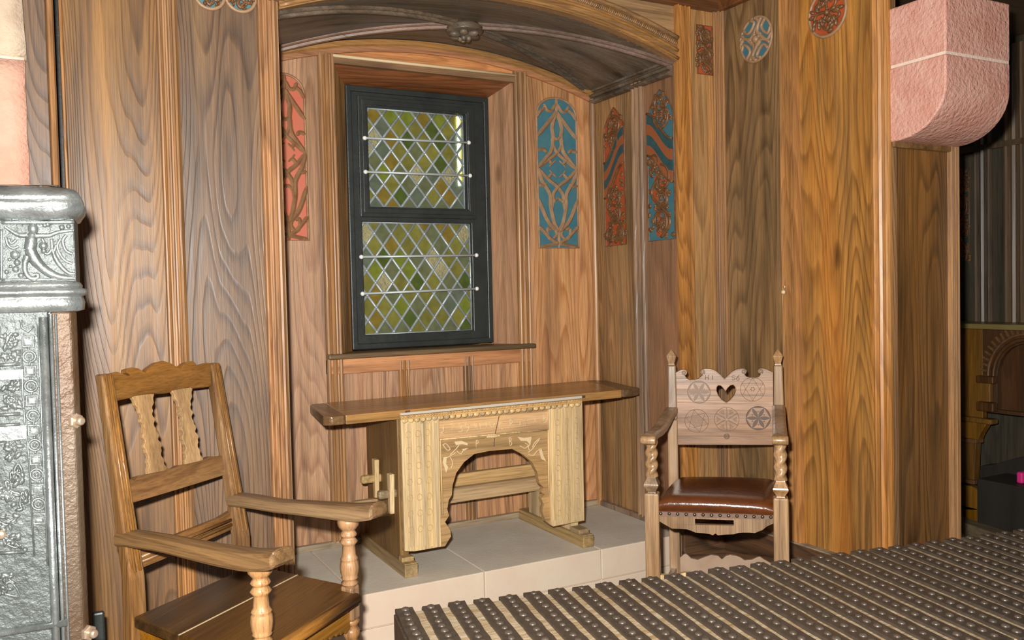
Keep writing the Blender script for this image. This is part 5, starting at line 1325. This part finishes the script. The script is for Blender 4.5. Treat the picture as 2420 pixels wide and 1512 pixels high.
# ================================================================== ROOM BEYOND, RIGHT
XW = 4.75
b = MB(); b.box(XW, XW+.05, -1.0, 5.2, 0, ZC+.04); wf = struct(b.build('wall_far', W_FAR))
b = MB(); b.box(2.48, XW, 4.2, 4.25, 0, ZC+.04); struct(b.build('wall_passage_blocker', DARKW))  # unseen wall, widened to block stray light from the daylight panel
fx_ = lambda px, py, X=XW: ax(px, py, X)
for px, w_ in ((2326,.11),(2400,.12)):
    y = fx_(px,600).y; b = MB(); vmould(b, (XW, y), UY, -UX, w_, .03, 1.0, ZC, DBL); b.build('moulding', wood('wood_far_moulding', (.12,.075,.04), (.06,.04,.025), (.1,.07,.05), rings=7, rough=.4, knots=False) if px == 2326 else bpy.data.materials['wood_far_moulding'], wf)
b = MB(); y0 = fx_(2290,360).y; b.box(XW-.03, XW, y0-.35, y0+.3, fx_(2280,363).z, fx_(2280,350).z); b.build('moulding', bpy.data.materials['wood_far_moulding'], wf)
a0, a1, at_ = fx_(2262,622), fx_(2292,620), fx_(2277,398)
c0 = (a0+a1)/2; foliage('carved_foliage_panel', 'dim carved scroll panel with dark teal ground on the far right wall', c0-UX*.002, (0, (a1.y-a0.y)/2, 0), (0,0,at_.z-c0.z), [P_TEAL],
    [(.1,.85,.7,1,1,1.2),(-.1,.62,.7,-1,2,1.2),(.1,.38,.7,1,1,1.2),(0,.15,.7,-1,2,1.2)], None, False, seed=15)
XB = 4.52
bx = lambda px, py: ax(px, py, XB)
zsh = bx(2300,772).z; ybe = bx(2322,880).y; yb0 = bx(2262,880).y+.15; yb1 = bx(2440,880).y-.6
bn = thing('wall_bench', 'dark panelled bench with knotty end board and carved arch beyond the right wall', 'bench', (XB+.1, ybe, 0))
b = MB(); b.box(XB-.05, XW-.005, yb1, yb0, zsh-.01, zsh+.02); b.build('shelf', plain('shelf_wood', (.20,.15,.05), .35), bn, bevel=.006)
zk0 = bx(2300,985).z
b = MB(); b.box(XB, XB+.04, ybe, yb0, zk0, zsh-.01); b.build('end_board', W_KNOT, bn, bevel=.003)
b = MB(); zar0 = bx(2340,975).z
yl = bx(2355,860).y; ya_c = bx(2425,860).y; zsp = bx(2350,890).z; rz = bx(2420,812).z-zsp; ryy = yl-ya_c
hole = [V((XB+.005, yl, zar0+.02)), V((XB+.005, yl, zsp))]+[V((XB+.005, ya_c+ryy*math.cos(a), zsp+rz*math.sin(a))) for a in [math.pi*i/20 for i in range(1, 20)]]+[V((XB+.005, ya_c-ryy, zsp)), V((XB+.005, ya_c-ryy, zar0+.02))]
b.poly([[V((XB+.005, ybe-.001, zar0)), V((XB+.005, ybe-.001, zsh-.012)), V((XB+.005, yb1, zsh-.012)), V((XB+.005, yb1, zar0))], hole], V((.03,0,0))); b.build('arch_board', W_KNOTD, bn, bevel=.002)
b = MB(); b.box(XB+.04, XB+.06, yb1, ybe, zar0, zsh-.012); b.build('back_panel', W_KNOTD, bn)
for d, r_, m_ in ((.02,.012,W_KNOTD),(.05,.008,W_CARVE)):
    b = MB(); b.tube([V((XB+.002, yl+d, zsp-.04))]+[V((XB+.002, ya_c+(ryy+d)*math.cos(a), zsp+(rz+d)*math.sin(a))) for a in [math.pi*i/20 for i in range(0, 21)]], r_, 8); b.build('arch_moulding', m_, bn)
b = MB()
for i in range(26):
    a = math.pi*i/25; c = V((XB+.001, ya_c+(ryy+.075)*math.cos(a), zsp+(rz+.075)*math.sin(a))); b.obox(c, V((0,math.cos(a),math.sin(a)))*.02, V((0,-math.sin(a),math.cos(a)))*.006, UX*.006)
b.build('dentils', W_CARVE, bn)
yc = bx(2334,925).y
b = MB(); b.obox((XB-.01, yc, bx(2334,925).z), UY*.03, UX*.015, UZ*(bx(2334,905).z-bx(2334,948).z)*.55); b.build('pilaster', W_KNOT, bn, bevel=.004)
for py, hh_ in ((896,.02),(960,.025)):
    b = MB(); b.obox((XB-.015, yc-.005, bx(2334,py).z), UY*.05, UX*.022, UZ*hh_); b.build('capital', W_KNOTD, bn, bevel=.006)
b = MB(); b.box(XB-.02, XB+.05, ybe-.06, yb0, zk0-.03, zk0); b.build('bracket_moulding', W_KNOT, bn, bevel=.008)
b = MB(); b.poly([[bx(x, y)-UX*.005 for x, y in ((2262,995),(2335,998),(2318,1025),(2312,1040),(2262,1040))]], V((.05,0,0))); b.build('bracket', W_KNOT, bn, bevel=.003)
b = MB(); b.poly([[bx(x, y) for x, y in ((2262,1040),(2306,1042),(2302,1136),(2262,1133))]], V((.05,0,0))); b.build('leg_board', W_KNOT, bn, bevel=.003)
b = MB(); b.box(XB-.02, XB+.05, bx(2312,1043).y, yb0, bx(2300,1046).z, bx(2300,1036).z); b.build('leg_bead', W_CARVE, bn, bevel=.004)
b = MB(); b.box(XB-.02, XB+.05, bx(2308,1140).y, yb0, bx(2300,1143).z, bx(2300,1133).z); b.build('leg_bead', W_CARVE, bn, bevel=.004)
pts = [(2262,1204),(2323,1206)]+[(2285+38*math.cos(a), 1195-48*math.sin(a)) for a in [math.pi/2*i/8 for i in range(1, 9)]]+[(2262,1146)]
lift = bx(2300,1204).z
b = MB(); b.poly([[bx(x, y) for x, y in pts]], V((.05,0,0))); b.box(XB+.0, XB+.05, bx(2310,1200).y, yb0, 0, lift+.01); b.build('rounded_foot', W_KNOT, bn, bevel=.003)
# dark low seat with a raised end, pink thing, timber kerb
XS = 4.62
dx_ = lambda px, py: ax(px, py, XS)
b = MB(); b.poly([[dx_(x, y) for x, y in ((2318,1100),(2345,1098),(2400,1082),(2470,1070),(2470,1130),(2420,1140),(2345,1150),(2345,1240),(2318,1235))]], V((.10,0,0)))
low_ = tag(b.build('low_seat', DARKW, bevel=.004, origin=(XS+.05, dx_(2345,1200).y, 0)), 'very dark low bench end with rising top edge at the far right', 'bench')
yst = dx_(2330,1180).y
p = ax(2417,1128,4.45); zst = ax(2417,1141,4.45).z
b = MB(); b.box(4.36, XS-.002, yst-1.6, yst-.12, 0, zst); struct(b.build('floor_step', DARKW, bevel=.006))
b = MB(); b.obox((4.45, p.y, zst+.03), UX*.03, UY*.018, UZ*.03); tag(b.build('pink_box', PINKM, bevel=.01, origin=(4.45, p.y, zst)), 'small bright pink object on the dark step at the right edge', 'box')
k0, k1 = az(2262,1222,.06), az(2440,1283,.06)
d = (k1-k0).normalized(); b = MB(); b.obox((k0+k1)/2-UZ*.03, (k1-k0)*.75, V((-d.y, d.x, 0))*.045, UZ*.03); tag(b.build('timber_kerb', wood('wood_kerb', (.22,.15,.07), (.1,.07,.035), (.15,.11,.06), grain='y', rough=.6, knots=False), bevel=.006, origin=((k0.x+k1.x)/2, (k0.y+k1.y)/2, 0)), 'worn timber kerb across the grey floor beyond the right wall', 'kerb')
